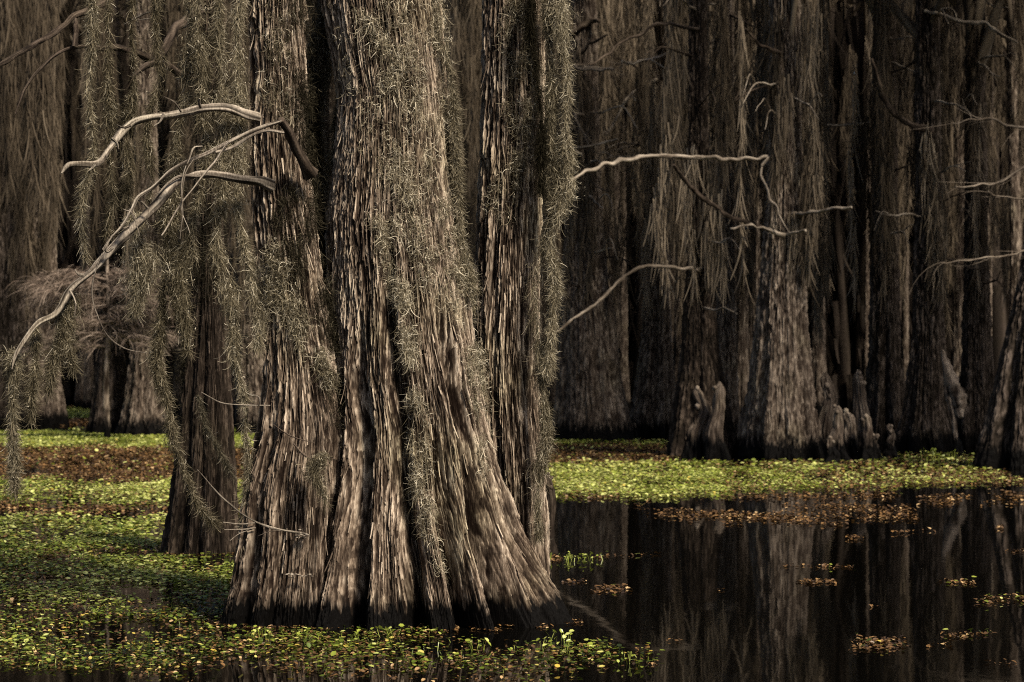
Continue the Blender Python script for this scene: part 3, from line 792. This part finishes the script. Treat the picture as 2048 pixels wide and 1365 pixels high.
T12 = bgtree([(-300, 496, 524), (300, 494, 526), (650, 490, 530), (800, 486, 534), (868, 480, 540)], 47.5, 'pale trunk glimpsed in the gap left of the left stem', 42, crown=0, moss_n=3)
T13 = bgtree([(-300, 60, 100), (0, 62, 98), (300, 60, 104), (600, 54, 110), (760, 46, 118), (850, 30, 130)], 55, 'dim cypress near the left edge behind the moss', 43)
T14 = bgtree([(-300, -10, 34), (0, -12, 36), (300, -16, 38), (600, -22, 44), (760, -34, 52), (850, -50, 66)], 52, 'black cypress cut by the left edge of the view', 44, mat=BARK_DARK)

for i, (x, y) in enumerate([(16, 32), (20, 36), (17.5, 28), (14.8, 29.5)]):
    shade_trees.append((x, y))
branch(T4, [([(1556, 318, 6), (1532, 317, 5), (1480, 318, 5), (1420, 316, 5), (1350, 315, 5.5), (1300, 313, 5), (1250, 322, 5), (1200, 333, 4.5), (1160, 350, 4), (1125, 374, 2.2)], 34.3, 32.5), ([(1534, 314, 3), (1522, 350, 3), (1536, 385, 2.6), (1560, 430, 2.4), (1577, 466, 1.4)], 34.1, 33.6)], DEAD_FAR, 50, ns=8, kink=.03, label='long level bare branch reaching left')
branch(T4, [([(1590, 428, 5), (1610, 428, 4.5), (1650, 420, 4.5), (1703, 414, 3)], 34.2, 33.2)], DEAD_FAR, 51, ns=8, kink=.02)
branch(T4, [([(1570, 474, 6), (1520, 456, 3), (1490, 450, 3), (1462, 458, 2)], 34, 33), ([(1570, 470, 4), (1610, 462, 3)], 34, 33.6)], DEAD_FAR, 52, ns=8, kink=.02)
branch(T4, [([(1560, 105, 6), (1530, 96, 4), (1505, 74, 3), (1490, 58, 2)], 34.2, 33.5)], DARKWOOD, 53, ns=8, kink=.02)
branch(T4, [([(1345, 330, 3), (1375, 365, 5), (1400, 390, 6), (1450, 426, 4.5), (1555, 470, 4)], 33.2, 34)], DARKWOOD, 54, ns=8, kink=.02)
branch(T3, [([(1400, 540, 6), (1380, 539, 4.5), (1340, 534, 4.2), (1285, 535, 4), (1255, 550, 4), (1215, 586, 4), (1180, 615, 3.6), (1140, 645, 3), (1104, 669, 1.6)], 35.3, 33.5)], DEAD_FAR, 55, ns=8, kink=.02, tint=(.1, .7), label='bare branch stepping down to the left')
branch(T8, [([(1452, 72, 3), (1400, 92, 3.2), (1310, 115, 3.2), (1262, 126, 3.8), (1244, 122, 3)], 43.8, 42.5), ([(1300, 117, 2), (1330, 138, 1.6), (1340, 150, 1)], 43, 42.6), ([(1345, 110, 2), (1342, 128, 1.5), (1348, 140, 1)], 43, 42.6)], DEAD_FAR, 56, ns=8, kink=.02)
branch(T3, [([(1395, 60, 5), (1350, 50, 3.6), (1310, 49, 3.6), (1282, 70, 3), (1240, 86, 3), (1210, 112, 2.5), (1180, 130, 1.5)], 35.4, 34.6)], DARKWOOD, 57, ns=8, kink=.02, tint=(.5, 1))
branch(T2, [([(1312, 160, 4), (1290, 170, 3), (1256, 194, 3.2), (1230, 240, 3.4), (1210, 272, 2.4)], 45.8, 45)], DEAD_FAR, 58, ns=8, kink=.02)
branch(T1, [([(1170, 132, 5), (1150, 134, 4.4), (1225, 138, 3.4)], 43.4, 43)], DEAD_FAR, 59, ns=8, kink=.02)
branch(T1, [([(1160, 75, 7), (1145, 70, 6), (1190, 40, 6), (1200, 42, 4)], 43.4, 43)], DARKWOOD, 58, ns=8, kink=.02)
branch(T1, [([(1165, 310, 5), (1145, 300, 3.6), (1200, 288, 3.4), (1235, 278, 2)], 43, 42.6)], DEAD_FAR, 60, ns=8, kink=.02)
branch(T1, [([(1150, 120, 4), (1180, 88, 4), (1215, 70, 2)], 43.2, 42.6)], DARKWOOD, 57, ns=8, kink=.02)
branch(T5, [([(1860, 262, 9), (1842, 258, 8), (1800, 236, 7), (1772, 205, 6.5), (1755, 160, 5), (1744, 118, 3)], 36.8, 36)], DARKWOOD, 61, ns=8, kink=.02, label='dark limb curving up to the left')
branch(T5, [([(1850, 24, 5), (1880, 30, 4), (1930, 45, 4.5), (1975, 48, 4.5), (1990, 62, 4.5), (2035, 86, 3)], 36.8, 35.8), ([(1880, 30, 5), (1868, 27, 4)], 36.7, 36.6)], DEAD_FAR, 62, ns=8, kink=.02)
branch(T6, [([(1755, 247, 4), (1740, 246, 2.6), (1700, 249, 2.6), (1655, 251, 2)], 38.9, 38.4)], DEAD_FAR, 63, ns=8, kink=.01)
branch(T6, [([(1780, 345, 4), (1800, 338, 3), (1826, 325, 2)], 38.9, 38.4)], DARKWOOD, 64, ns=8, kink=.01)


br = np.random.default_rng(66)
for tr, px0, d_, ks in ((T1, 1166, 43.5, 7), (T2, 1314, 46, 6), (T3, 1396, 35.5, 5), (T8, 1452, 44, 6), (T4, 1570, 34.5, 6), (T6, 1768, 39, 5), (T5, 1856, 37, 6), (T9, 1952, 38.5, 5)):
    for k in range(ks):
        y0 = br.uniform(-20, 620); sg = br.choice([-1, 1]); ln = br.uniform(30, 120); up = br.uniform(-35, 25)
        rows = [(px0, y0, 3.2), (px0 + sg * ln * .35, y0 + up * .6, 2.6), (px0 + sg * ln * .7, y0 + up + br.uniform(-12, 12), 1.9), (px0 + sg * ln, y0 + up + br.uniform(-5, 35), .8)]
        m = rows[2]
        sub = [(m[0], m[1], 1.5), (m[0] + sg * br.uniform(8, 25), m[1] + br.uniform(-25, 10), 1.1), (m[0] + sg * br.uniform(25, 45), m[1] + br.uniform(-20, 30), .6)]
        de = d_ - br.uniform(.8, 2.2)
        branch(tr, [(rows, d_, de), (sub, d_ + (de - d_) * .67, de - .2)], DEAD_FAR if k % 3 else DARKWOOD, 300 + k, ns=6, kink=.012)


def twiggy(parent, rows, d, seed, n=40, mat=DEAD_FAR, spread=.5):
    g = Geo(); r = np.random.default_rng(seed)
    q = add_tube(g, pxpath(rows, d, d - .6), ns=6, seed=seed, kink=.02, tint=(.1, .6))
    n = n // 2
    i = r.integers(0, len(q), n); S = q[i, :3]
    T = unit(np.gradient(q[:, :3], axis=0))[i]
    D = T * 1.2 + rdir(n, r) * .45 + [0, 0, -.15]
    ribbons(g, S, D, rdir(n, r), r.uniform(.25, .9, n) * spread * 2, r.uniform(.004, .009, n), r.uniform(-1.8, 1.8, n), 5, r.uniform(.0, .5, n), 0, r)
    return g.obj('branch', mat, parent)


twiggy(T7, [(2120, 262, 5), (2048, 258, 3), (2010, 252, 2.6), (1985, 240, 2.2), (1900, 247, 1)], 31.3, 70)
twiggy(T7, [(2120, 300, 5), (2045, 335, 3), (2000, 362, 2.6), (1950, 372, 2), (1910, 372, 1)], 31.3, 71)
twiggy(T7, [(2100, 490, 4), (2040, 505, 2.4), (1990, 514, 2), (1880, 525, 1)], 31.3, 72)
twiggy(T7, [(2130, 405, 4), (2048, 398, 2), (2000, 394, 1.5), (1975, 384, 1)], 31.3, 73, n=20)

twiggy(T1, [(1165, 130, 4), (1150, 134, 3.6), (1200, 141, 3), (1228, 138, 1)], 43, 80, n=60)
twiggy(T1, [(1168, 232, 4), (1150, 228, 2.6), (1165, 262, 2), (1178, 290, 1)], 43, 81, n=50)
twiggy(T8, [(1452, 78, 3), (1380, 100, 2.6), (1310, 118, 2.4), (1250, 130, 1)], 43.8, 82, n=60)
twiggy(T2, [(1314, 300, 3.6), (1280, 292, 2.6), (1240, 298, 2), (1190, 312, 1)], 45.8, 83, n=50)
twiggy(T2, [(1314, 215, 3.6), (1345, 190, 2.6), (1365, 200, 2), (1385, 196, 1)], 45.8, 84, n=40)

# the brown twiggy bush on the left
tb = thing('cypress_sapling', 'rusty brown twiggy sapling with drooping feathery branches on the left', 'sapling', tuple(P(215, 740, 44) * [1, 1, 0]))
g = Geo(); add_tube(g, pxpath([(215, 878, 7), (212, 760, 6), (218, 640, 5), (214, 540, 3.5), (216, 440, 1.5)], 44), ns=8, seed=3); g.obj('trunk', BARK_FAR, tb)
r = np.random.default_rng(77)
for k in range(16):
    y0 = 545 + 9.5 * k + r.uniform(-6, 6); sgn = -1 if k % 2 else 1
    ln = r.uniform(70, 170) if sgn < 0 else r.uniform(60, 125)
    rows = [(215, y0, 3), (215 + sgn * ln * .45, y0 - r.uniform(0, 18), 2.2), (215 + sgn * ln, y0 + r.uniform(-8, 18), 1)]
    g = Geo()
    dd = 44 + r.uniform(-1.2, .3)
    q = add_tube(g, pxpath(rows, 44, dd), n=30, ns=5, seed=k, kink=.02)
    n = 620
    i = r.integers(4, 30, n); S = q[i, :3] + r.normal(size=(n, 3)) * [.10, .22, .05]
    D = rdir(n, r) * [1, .8, .35] + [sgn * .9, -.2, 0]
    ribbons(g, S, D, rdir(n, r) * [.5, .5, 1], r.uniform(.10, .42, n), r.uniform(.007, .016, n), r.uniform(-1.4, 1.4, n), 3, r.uniform(.2, 1, n), .35, r)
    g.obj('branch', TWIG, tb)

# random slim trunks deeper in the wood
far_protos = []
for i in range(5):
    r = np.random.default_rng(600 + i)
    d = 55.0; w0 = r.uniform(26, 40); w1 = r.uniform(11, 18); xo = r.uniform(-12, 12)
    keys = [(-500, CX + xo * 1.4 - w1 * .8, CX + xo * 1.4 + w1 * .8), (0, CX + xo - w1, CX + xo + w1), (500, CX - w1 * 1.2, CX + w1 * 1.2), (720, CX - w0 * .6, CX + w0 * .6), (851, CX - w0, CX + w0), (870, CX - w0 * 1.1, CX + w0 * 1.1)]
    t = thing('cypress_tree', 'unseen slim cypress added past the right edge to shade the wood', 'tree', (0, d, 0), 'slim trunks deep in the wood')
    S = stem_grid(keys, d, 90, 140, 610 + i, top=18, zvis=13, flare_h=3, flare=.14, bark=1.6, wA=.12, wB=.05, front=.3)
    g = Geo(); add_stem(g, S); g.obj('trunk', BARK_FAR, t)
    put_crown(t, i, .9, 3.0)
    far_protos.append(t)
fr = np.random.default_rng(640)
used = 0
for k in range(150):
    d = fr.uniform(49, 82)
    px = fr.uniform(-120, 2170)
    if 440 < px < 1080 and fr.uniform() < .3 or px > 1100 and fr.uniform() < .2 or px < 440 and d < 74:
        continue
    s = fr.uniform(.45, .95)
    loc = ((px - CX) * d / F, d, 0)
    p = far_protos[used % 5]
    if used < 5:
        p.location = loc; p.scale = (s, s, 1.1); t = p
    else:
        t = dup(p, loc, 1.0, fr.uniform(-.6, .6)); t.scale = (s, s, 1.1)
    used += 1
    for _ in range(3):
        streak(loc[0] + fr.normal() * .7, d - .5 - fr.uniform(0, .8), fr.uniform(7, 17), fr.uniform(2, 4.5), fr.uniform(.2, .5), fr.normal(.28 if px < 500 else .42, .15))  # darker tint at the left, shade put into the moss colour

for (x, y) in shade_trees:
    t = dup(far_protos[used % 5], (x, y, 0), 1.0, fr.uniform(-.6, .6), 'unseen slim cypress added past the right edge to shade the wood')
    t.scale = (1.3, 1.3, .85); used += 1
# free hanging curtains between the trunks (they hang from the crowns overhead)
cols = [(fr.uniform(1095, 2080), fr.uniform(37, 62), fr.normal(.52, .16), fr.uniform(250, 640)) for _ in range(44)] + [(fr.uniform(1110, 1540), fr.uniform(44, 60), fr.normal(.6, .12), fr.uniform(200, 480)) for _ in range(18)] + \
       [(fr.uniform(-40, 540), fr.uniform(36, 62), fr.normal(.5, .16), fr.uniform(250, 640)) for _ in range(26)] + [(fr.uniform(880, 1000), fr.uniform(40, 60), fr.normal(.5, .15), fr.uniform(300, 600)) for _ in range(6)]
for k in range(700):
    cpx, d, ctb, low = cols[k % len(cols)]
    px = cpx + fr.normal() * 9
    d = d + fr.normal() * .5; ctb = min(ctb, .46 if d < 42 else .6)
    dark = .66 if px < 500 else 1.0 if px < 1750 else .75  # side curtains tinted darker, standing in for canopy shade
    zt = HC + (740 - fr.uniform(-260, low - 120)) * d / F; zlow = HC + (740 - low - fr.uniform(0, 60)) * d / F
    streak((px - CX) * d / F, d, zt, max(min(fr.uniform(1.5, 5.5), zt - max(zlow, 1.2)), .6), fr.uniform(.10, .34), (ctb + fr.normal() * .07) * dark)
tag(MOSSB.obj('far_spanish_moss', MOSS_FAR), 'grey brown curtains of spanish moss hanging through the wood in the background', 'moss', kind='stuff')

# the far wood that reads as one mass
g = Geo(); r = np.random.default_rng(700)
for k in range(820):
    d = r.uniform(84, 122); x = r.uniform(-44, 44) if k < 560 else r.uniform(-30, 30); R = r.uniform(.18, .5)
    add_tube(g, [[x, d, -.2, R * 1.8], [x, d, 2.5, R], [x + r.normal() * .4, d, 14, R * .8], [x + r.normal() * .8, d, 30, R * .5]], n=14, ns=7, seed=k, tint=(.1, .7))
n = 64000
S = np.stack([r.uniform(-46, 46, n), r.uniform(83, 122, n), r.uniform(1, 32, n)], -1)
ribbons(g, S, np.array([0, 0, -1.]) + r.normal(size=(n, 3)) * [.12, .12, 0], rdir(n, r), r.uniform(1, 3.4, n), r.uniform(.06, .32, n), r.uniform(-.6, .6, n), 3, np.clip(r.normal(.18, .16, n), 0, 1), 0, r)
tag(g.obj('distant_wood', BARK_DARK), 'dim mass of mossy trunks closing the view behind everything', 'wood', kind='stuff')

# ------------------------------------------------------------------ cypress knees


def knee(px, top, base_py, wpx, label, seed, knobs=3, mat=BARK_FAR, lean=0, dark=False):
    d = F * HC / (base_py - HY); r = np.random.default_rng(seed)
    b = P(px, base_py, d); zt = HC - (top - HY) * d / F; R = wpx * .42 * d / F
    nz, na = 60, 72
    z = np.linspace(-.12, 1, nz); a = np.linspace(0, 2 * pi, na, endpoint=False)
    Z, A = np.meshgrid(z, a, indexing='ij')
    prof = np.interp(Z, [-.12, 0, .25, .6, .82, .93, 1], [1.3, 1.15, .8, .52, .46, .38, .10])
    rr = R * prof * (1 + .22 * np.cos(3 * A + seed) * (1 - Z) + .16 * np.cos(5 * A + 2 * seed) * (1 - Z) + .22 * vnoise(A * 2.2 + seed, Z * 7, seed) * (.5 + Z) + .10 * vnoise(A * 6, Z * 12, seed + 1) + .14 * vnoise(A * 5.5, Z * 2.5, seed + 8) + .12 * np.abs(vnoise(A * 9, Z * 2, seed + 9)))
    wob = R * .35 * vnoise(Z * 3, Z * 0 + seed, seed + 2) + lean * d / F * Z
    V = np.stack([b[0] + wob + rr * np.cos(A), d + rr * np.sin(A), Z * zt], -1)
    g = Geo(); g.add(V, grid_quads(nz, na, True), np.clip(.35 + .35 * vnoise(A * 5, Z * 9, seed + 3) + .3 * Z, 0, 1).ravel(), np.clip(.6 + .5 * vnoise(A * 5, Z * 5, seed + 4), 0, 1).ravel())
    c = V[-1].mean(0); g.add(np.concatenate([V[-1], np.repeat(c[None] + [0, 0, R * .05], na, 0)]), np.stack([np.arange(na), (np.arange(na) + 1) % na, (np.arange(na) + 1) % na + na, np.arange(na) + na], -1), .6)
    for k in range(knobs):
        th = r.uniform(0, 6.28); zz = r.uniform(.72, 1.0); rad = R * r.uniform(.15, .26)
        cc = np.array([b[0] + lean * d / F * zz + np.cos(th) * R * .3, d + np.sin(th) * R * .3 - R * .12, zz * zt])
        u, v = np.meshgrid(np.linspace(0, pi, 9), np.linspace(0, 2 * pi, 12, endpoint=False), indexing='ij')
        bump = rad * (1 + .2 * vnoise(v * 2 + k, u * 3, seed + k))
        K = cc + np.stack([bump * np.sin(u) * np.cos(v), bump * np.sin(u) * np.sin(v), bump * np.cos(u) * 1.15], -1)
        g.add(K, grid_quads(9, 12, True), r.uniform(.5, .9))
    return tag(g.obj('cypress_knee', mat, off=(b[0], d, 0)), label, 'cypress knee')


knee(1402, 775, 914, 62, 'left one of the pair of tall pale knees', 1, 4)
knee(1434, 764, 916, 50, 'right one of the pair of tall pale knees, the slimmer one', 2, 4)
knee(1372, 835, 908, 46, 'low dark knee at the left foot of the tall pale pair', 12, 2)
knee(1472, 828, 912, 34, 'small crooked knee left of the pale flared cypress foot', 3, 3, lean=14)
for i, (px, tp, bs, w, lab) in enumerate([(1655, 745, 916, 60, 'tallest knobby knee right of the pale flared foot'), (1672, 812, 922, 44, 'stubby knee in front of the tallest knobby knee'), (1698, 822, 920, 50, 'round-headed knee in the middle of the knobby cluster'),
                                          (1722, 740, 914, 54, 'tall dark knee with a swollen head behind the cluster'), (1730, 828, 922, 42, 'knee with a pale knob at the right of the cluster'), (1662, 872, 926, 34, 'lowest knee at the front of the cluster'),
                                          (1750, 868, 922, 34, 'small knee at the right end of the cluster'), (1780, 850, 916, 32, 'lone small knee past the right end of the cluster')]):
    knee(px, tp, bs, w, lab, 20 + i, 5)
knee(1270, 848, 880, 26, 'tiny knee right of the stout fluted cypress', 40, 2)
knee(1099, 945, 1108, 42, 'dark rounded stump peeping out behind the right stem', 41, 2, mat=DARKWOOD)

# leaning split trunk at the right
g = Geo(); r = np.random.default_rng(3)
add_tube(g, pxpath([(1884, 700, 3), (1894, 735, 9), (1908, 775, 14), (1918, 812, 14), (1922, 836, 5)], 36, 35.6), ns=12, seed=4, rough=.2)
add_tube(g, pxpath([(1889, 745, 3), (1896, 790, 6), (1906, 830, 6), (1912, 905, 5)], 35.9, 35.6), ns=10, seed=5, rough=.2)
tag(g.obj('broken_limb', BARK_FAR), 'pale splintered limb leaning between the dark trunks on the right', 'fallen limb')

# ------------------------------------------------------------------ floating plants
# rows: px0, px1, py0, py1, green, brown
ZONES = [
    (-200, 215, 806, 818, .0, .8), (-200, 205, 817, 837, 1.3, .0), (-200, 200, 836, 851, .0, .9),
    (-200, 1080, 864, 894, 1.3, .0), (-200, 1080, 893, 962, .03, 1.0), (-200, 1040, 962, 1006, .85, .25), (-200, 760, 1006, 1031, .05, .75),
    (-200, 640, 1031, 1105, .80, .2), (60, 340, 1105, 1130, .4, .35), (180, 500, 1118, 1185, .85, .2), (-200, 340, 1095, 1200, .55, .35), (-200, 480, 1180, 1250, .50, .35),
    (-200, 480, 1245, 1342, .48, .30), (430, 880, 1268, 1345, .62, .45), (880, 1220, 1285, 1340, .40, .30), (1180, 1320, 1300, 1340, .28, .20), (240, 700, 1340, 1365, .30, .3), (700, 1120, 1348, 1366, .05, .14),
    (1090, 1350, 881, 890, .55, .3), (1090, 1350, 890, 934, .05, 1.0), (1340, 2200, 922, 934, .18, .25),
    (1090, 1460, 930, 993, 1.05, .25), (1440, 1640, 934, 981, .8, .4), (1640, 1860, 934, 976, .38, .5), (1860, 2020, 938, 970, .2, .5), (1990, 2200, 955, 972, .1, .5),
    (1120, 1240, 990, 999, .1, .6),
    (1420, 1640, 989, 1000, 0, .3), (1300, 1640, 1022, 1042, 0, .5), (1560, 1820, 1010, 1038, 0, .45), (1640, 1790, 986, 1000, 0, .35), (1830, 1915, 994, 1010, 0, .45), (1975, 2100, 988, 1016, 0, .5),
    (1266, 1290, 1012, 1018, 0, .5), (1450, 1482, 1048, 1053, 0, .6), (1640, 1700, 1046, 1052, 0, .5), (1786, 1860, 1060, 1068, 0, .8), (1695, 1725, 1074, 1080, 0, .6), (1990, 2010, 1054, 1060, 0, .6), (2020, 2080, 1100, 1106, 0, .6),
    (1566, 1705, 1132, 1138, .05, .8), (1598, 1665, 1162, 1170, 0, .7), (1882, 1950, 1160, 1170, .05, .7), (1955, 2110, 1190, 1212, .1, .65), (1185, 1255, 1174, 1188, .05, .75), (1130, 1172, 1162, 1168, 0, .7), (1425, 1445, 1180, 1184, 0, .8),
    (1090, 1130, 1112, 1124, 0, .7), (1200, 1270, 1112, 1118, .15, .7), (1268, 1320, 1108, 1114, .2, .2), (1710, 1815, 1264, 1292, .05, .6), (1850, 1900, 1286, 1294, 0, .4), (1895, 1985, 1264, 1276, .05, .4), (1975, 2040, 1322, 1336, 0, .3),
    (1745, 1765, 1210, 1214, 0, .4), (1340, 1385, 1282, 1286, 0, .4), (1680, 1960, 908, 922, .12, .12),
]
HOLES = [(235, 335, 1178, 1196), (18, 105, 935, 953), (-200, 250, 1346, 1366), (400, 500, 1330, 1366), (500, 640, 1352, 1366)]


def zone_density(px, py, X, Y):
    jx = 26 * fbm(X * 1.3, Y * .5, 3); 
    sc = np.maximum(py - HY, 20) / 250.0
    jy = (9 * fbm(X * 1.1, Y * .35, 5) + 5 * fbm(X * 4, Y * 1.2, 6)) * sc
    qx, qy = px + jx, py + jy
    G = np.zeros_like(px); Bn = np.zeros_like(px)
    for (x0, x1, y0, y1, gd_, bd) in ZONES:
        ex = np.minimum(14, (x1 - x0) * .2); ey = np.maximum((y1 - y0) * .16, 1.2)
        s = 1.0 if (y1 - y0) > 14 else .35
        ux, uy = px + jx * s, py + jy * s
        m = sstep(x0 - ex, x0 + ex, ux) * (1 - sstep(x1 - ex, x1 + ex, ux)) * sstep(y0 - ey, y0 + ey, uy) * (1 - sstep(y1 - ey, y1 + ey, uy))
        G = np.maximum(G, m * gd_); Bn = np.maximum(Bn, m * bd)
    for (x0, x1, y0, y1) in HOLES:
        m = sstep(x0 - 40, x0 + 40, qx) * (1 - sstep(x1 - 40, x1 + 40, qx)) * sstep(y0 - 8, y0 + 8, qy) * (1 - sstep(y1 - 8, y1 + 8, qy))
        G *= 1 - m; Bn *= 1 - m
    return G, Bn


def leaf_geo(g, S, size, tilt, tint, r, fold=.25):
    n = len(S)
    a = r.uniform(0, 2 * pi, n)
    nrm = unit(np.stack([r.normal(size=n) * tilt, r.normal(size=n) * tilt, np.ones(n)], -1))
    U = unit(np.cross(nrm, np.stack([np.cos(a), np.sin(a), a * 0], -1))); V = np.cross(nrm, U)
    el = r.uniform(.6, 1.0, n)[:, None]
    s = size[:, None]
    up = nrm * s * fold
    v = np.stack([S - U * s * 1.05, S - U * s * .45 + V * s * el * .85 + up, S + U * s * .5 + V * s * el * .8 + up, S + U * s * 1.1,
                  S + U * s * .5 - V * s * el * .8 + up, S - U * s * .45 - V * s * el * .85 + up], 1)
    b = np.arange(n)[:, None] * 6
    Q = np.concatenate([b + [[0, 3, 2, 1]], b + [[0, 5, 4, 3]]], 0)
    g.add(v.reshape(-1, 3), Q, np.repeat(tint, 6))


gg, gb, gs = Geo(), Geo(), Geo()
r = np.random.default_rng(800)
for (d0, d1, dens, s0, s1) in [(9.55, 13, 2900, .0065, .018), (13, 18, 2000, .010, .021), (18, 30, 950, .015, .028), (30, 50, 380, .022, .040), (50, 100, 90, .04, .075)]:
    xw = 1150 * d1 / F
    n = int(2 * xw * (d1 - d0) * dens)
    X = r.uniform(-xw, xw, n); Y = r.uniform(d0, d1, n)
    px, py = CX + X * F / Y, HY + HC * F / Y
    ok = (px > -120) & (px < 2170)
    X, Y, px, py = X[ok], Y[ok], px[ok], py[ok]
    G, Bn = zone_density(px, py, X, Y)
    cl = np.clip(.58 + 1.25 * fbm(X * 2.2, Y * (2.0 if d0 < 18 else .9), 9), .04, 1.3)
    big_ = np.clip(.8 + .5 * fbm(X * .9, Y * .5, 19), .2, 1.2)
    mg = r.uniform(size=len(X)) < G * cl * (big_ if d0 < 20 else 1)
    k = mg.sum()
    size = r.uniform(s0, s1, k)
    near = Y[mg] < 18
    z = np.where(near, r.uniform(.004, .035, k) ** 1.0, r.uniform(.006, .05, k))
    S = np.stack([X[mg], Y[mg], z], -1)
    tn = np.clip((.36 if d0 < 12 else .50 if d0 < 18 else .68) + .24 * r.normal(size=k) + .34 * fbm(S[:, 0] * 1.1, S[:, 1] * .6, 12), 0, .88)  # nearest leaves tinted darker, frame-edge darkening put into their colour
    yel = r.uniform(size=k) < (.10 if d0 < 13 else .03)
    tn = np.where(yel, r.uniform(.9, 1, k), tn)
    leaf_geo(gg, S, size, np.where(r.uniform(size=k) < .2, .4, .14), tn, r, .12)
    if d0 < 16:                        # stalks under a share of the near leaves
        st = r.uniform(size=k) < .35; m = st.sum()
        ribbons(gg, S[st], np.array([0, 0, -1.]) + rdir(m, r) * .5, rdir(m, r), r.uniform(.02, .05, m), np.full(m, .003), r.uniform(-.6, .6, m), 2, tn[st] * .8, 0, r)
    mb = r.uniform(size=len(X)) < Bn * np.clip(cl + .15, 0, 1.3)
    k = mb.sum()
    S = np.stack([X[mb], Y[mb], r.uniform(.003, .012, k) * (1 if d0 < 18 else 2)], -1)
    leaf_geo(gb, S, r.uniform(s0 * .6, s1 * .85, k), .30, np.clip(.5 + .26 * r.normal(size=k), 0, 1), r)
# little upright sprouts standing out of the mat
for (px, py, n, hh) in [(1155, 1122, 14, .07), (1178, 1120, 10, .05), (1130, 1122, 8, .05), (610, 1285, 26, .07), (520, 1276, 16, .06), (780, 1275, 16, .06), (700, 1280, 12, .05), (950, 1300, 12, .06), (1130, 1285, 14, .07), (1090, 1300, 12, .06), (1260, 1330, 10, .06), (460, 1140, 20, .06), (300, 1195, 3, .05), (1860, 915, 14, .16), (1900, 918, 12, .14), (1830, 920, 10, .1)]:
    d = F * HC / (py - HY)
    S0 = np.stack([P(px, py, d)[0] + r.normal(size=n) * .05 * d / 12, d + r.normal(size=n) * .05 * d / 12, np.zeros(n)], -1)
    D = np.array([0, 0, 1.]) + rdir(n, r) * .35
    L = r.uniform(.4, 1, n) * hh
    ribbons(gg, S0, D, rdir(n, r), L, np.full(n, .004 * d / 12), r.uniform(-.5, .5, n), 3, r.uniform(.4, .8, n), 0, r)
    leaf_geo(gg, S0 + unit(D) * L[:, None], r.uniform(.008, .017, n) * (d / 12) ** .5, .6, r.uniform(.45, .86, n), r)
for Sx, nn in ((SC_, 900), (SL_, 420), (SM_, 260)):
    V, _, _, PH = Sx
    row = V[int(np.argmin(np.abs(V[:, 0, 2])))]; ph = PH[0]
    i = r.choice(np.flatnonzero(np.cos(ph) > -.2), nn)
    i = i[hsh(i // 9, seed=5) < .55]; nn = len(i)
    o_ = np.abs(r.normal(size=nn)) * .035 + .004
    S = np.stack([row[i, 0] + np.sin(ph[i]) * o_, row[i, 1] - np.cos(ph[i]) * o_, r.uniform(.003, .012, nn)], -1)
    leaf_geo(gb, S, r.uniform(.004, .012, nn), .3, np.clip(.55 + .3 * r.normal(size=nn), 0, 1), r)
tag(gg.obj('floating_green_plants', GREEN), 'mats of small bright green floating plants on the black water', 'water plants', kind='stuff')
tag(gb.obj('floating_brown_litter', BROWN), 'rust brown dead leaves and duckweed drifting on the water', 'leaf litter', kind='stuff')
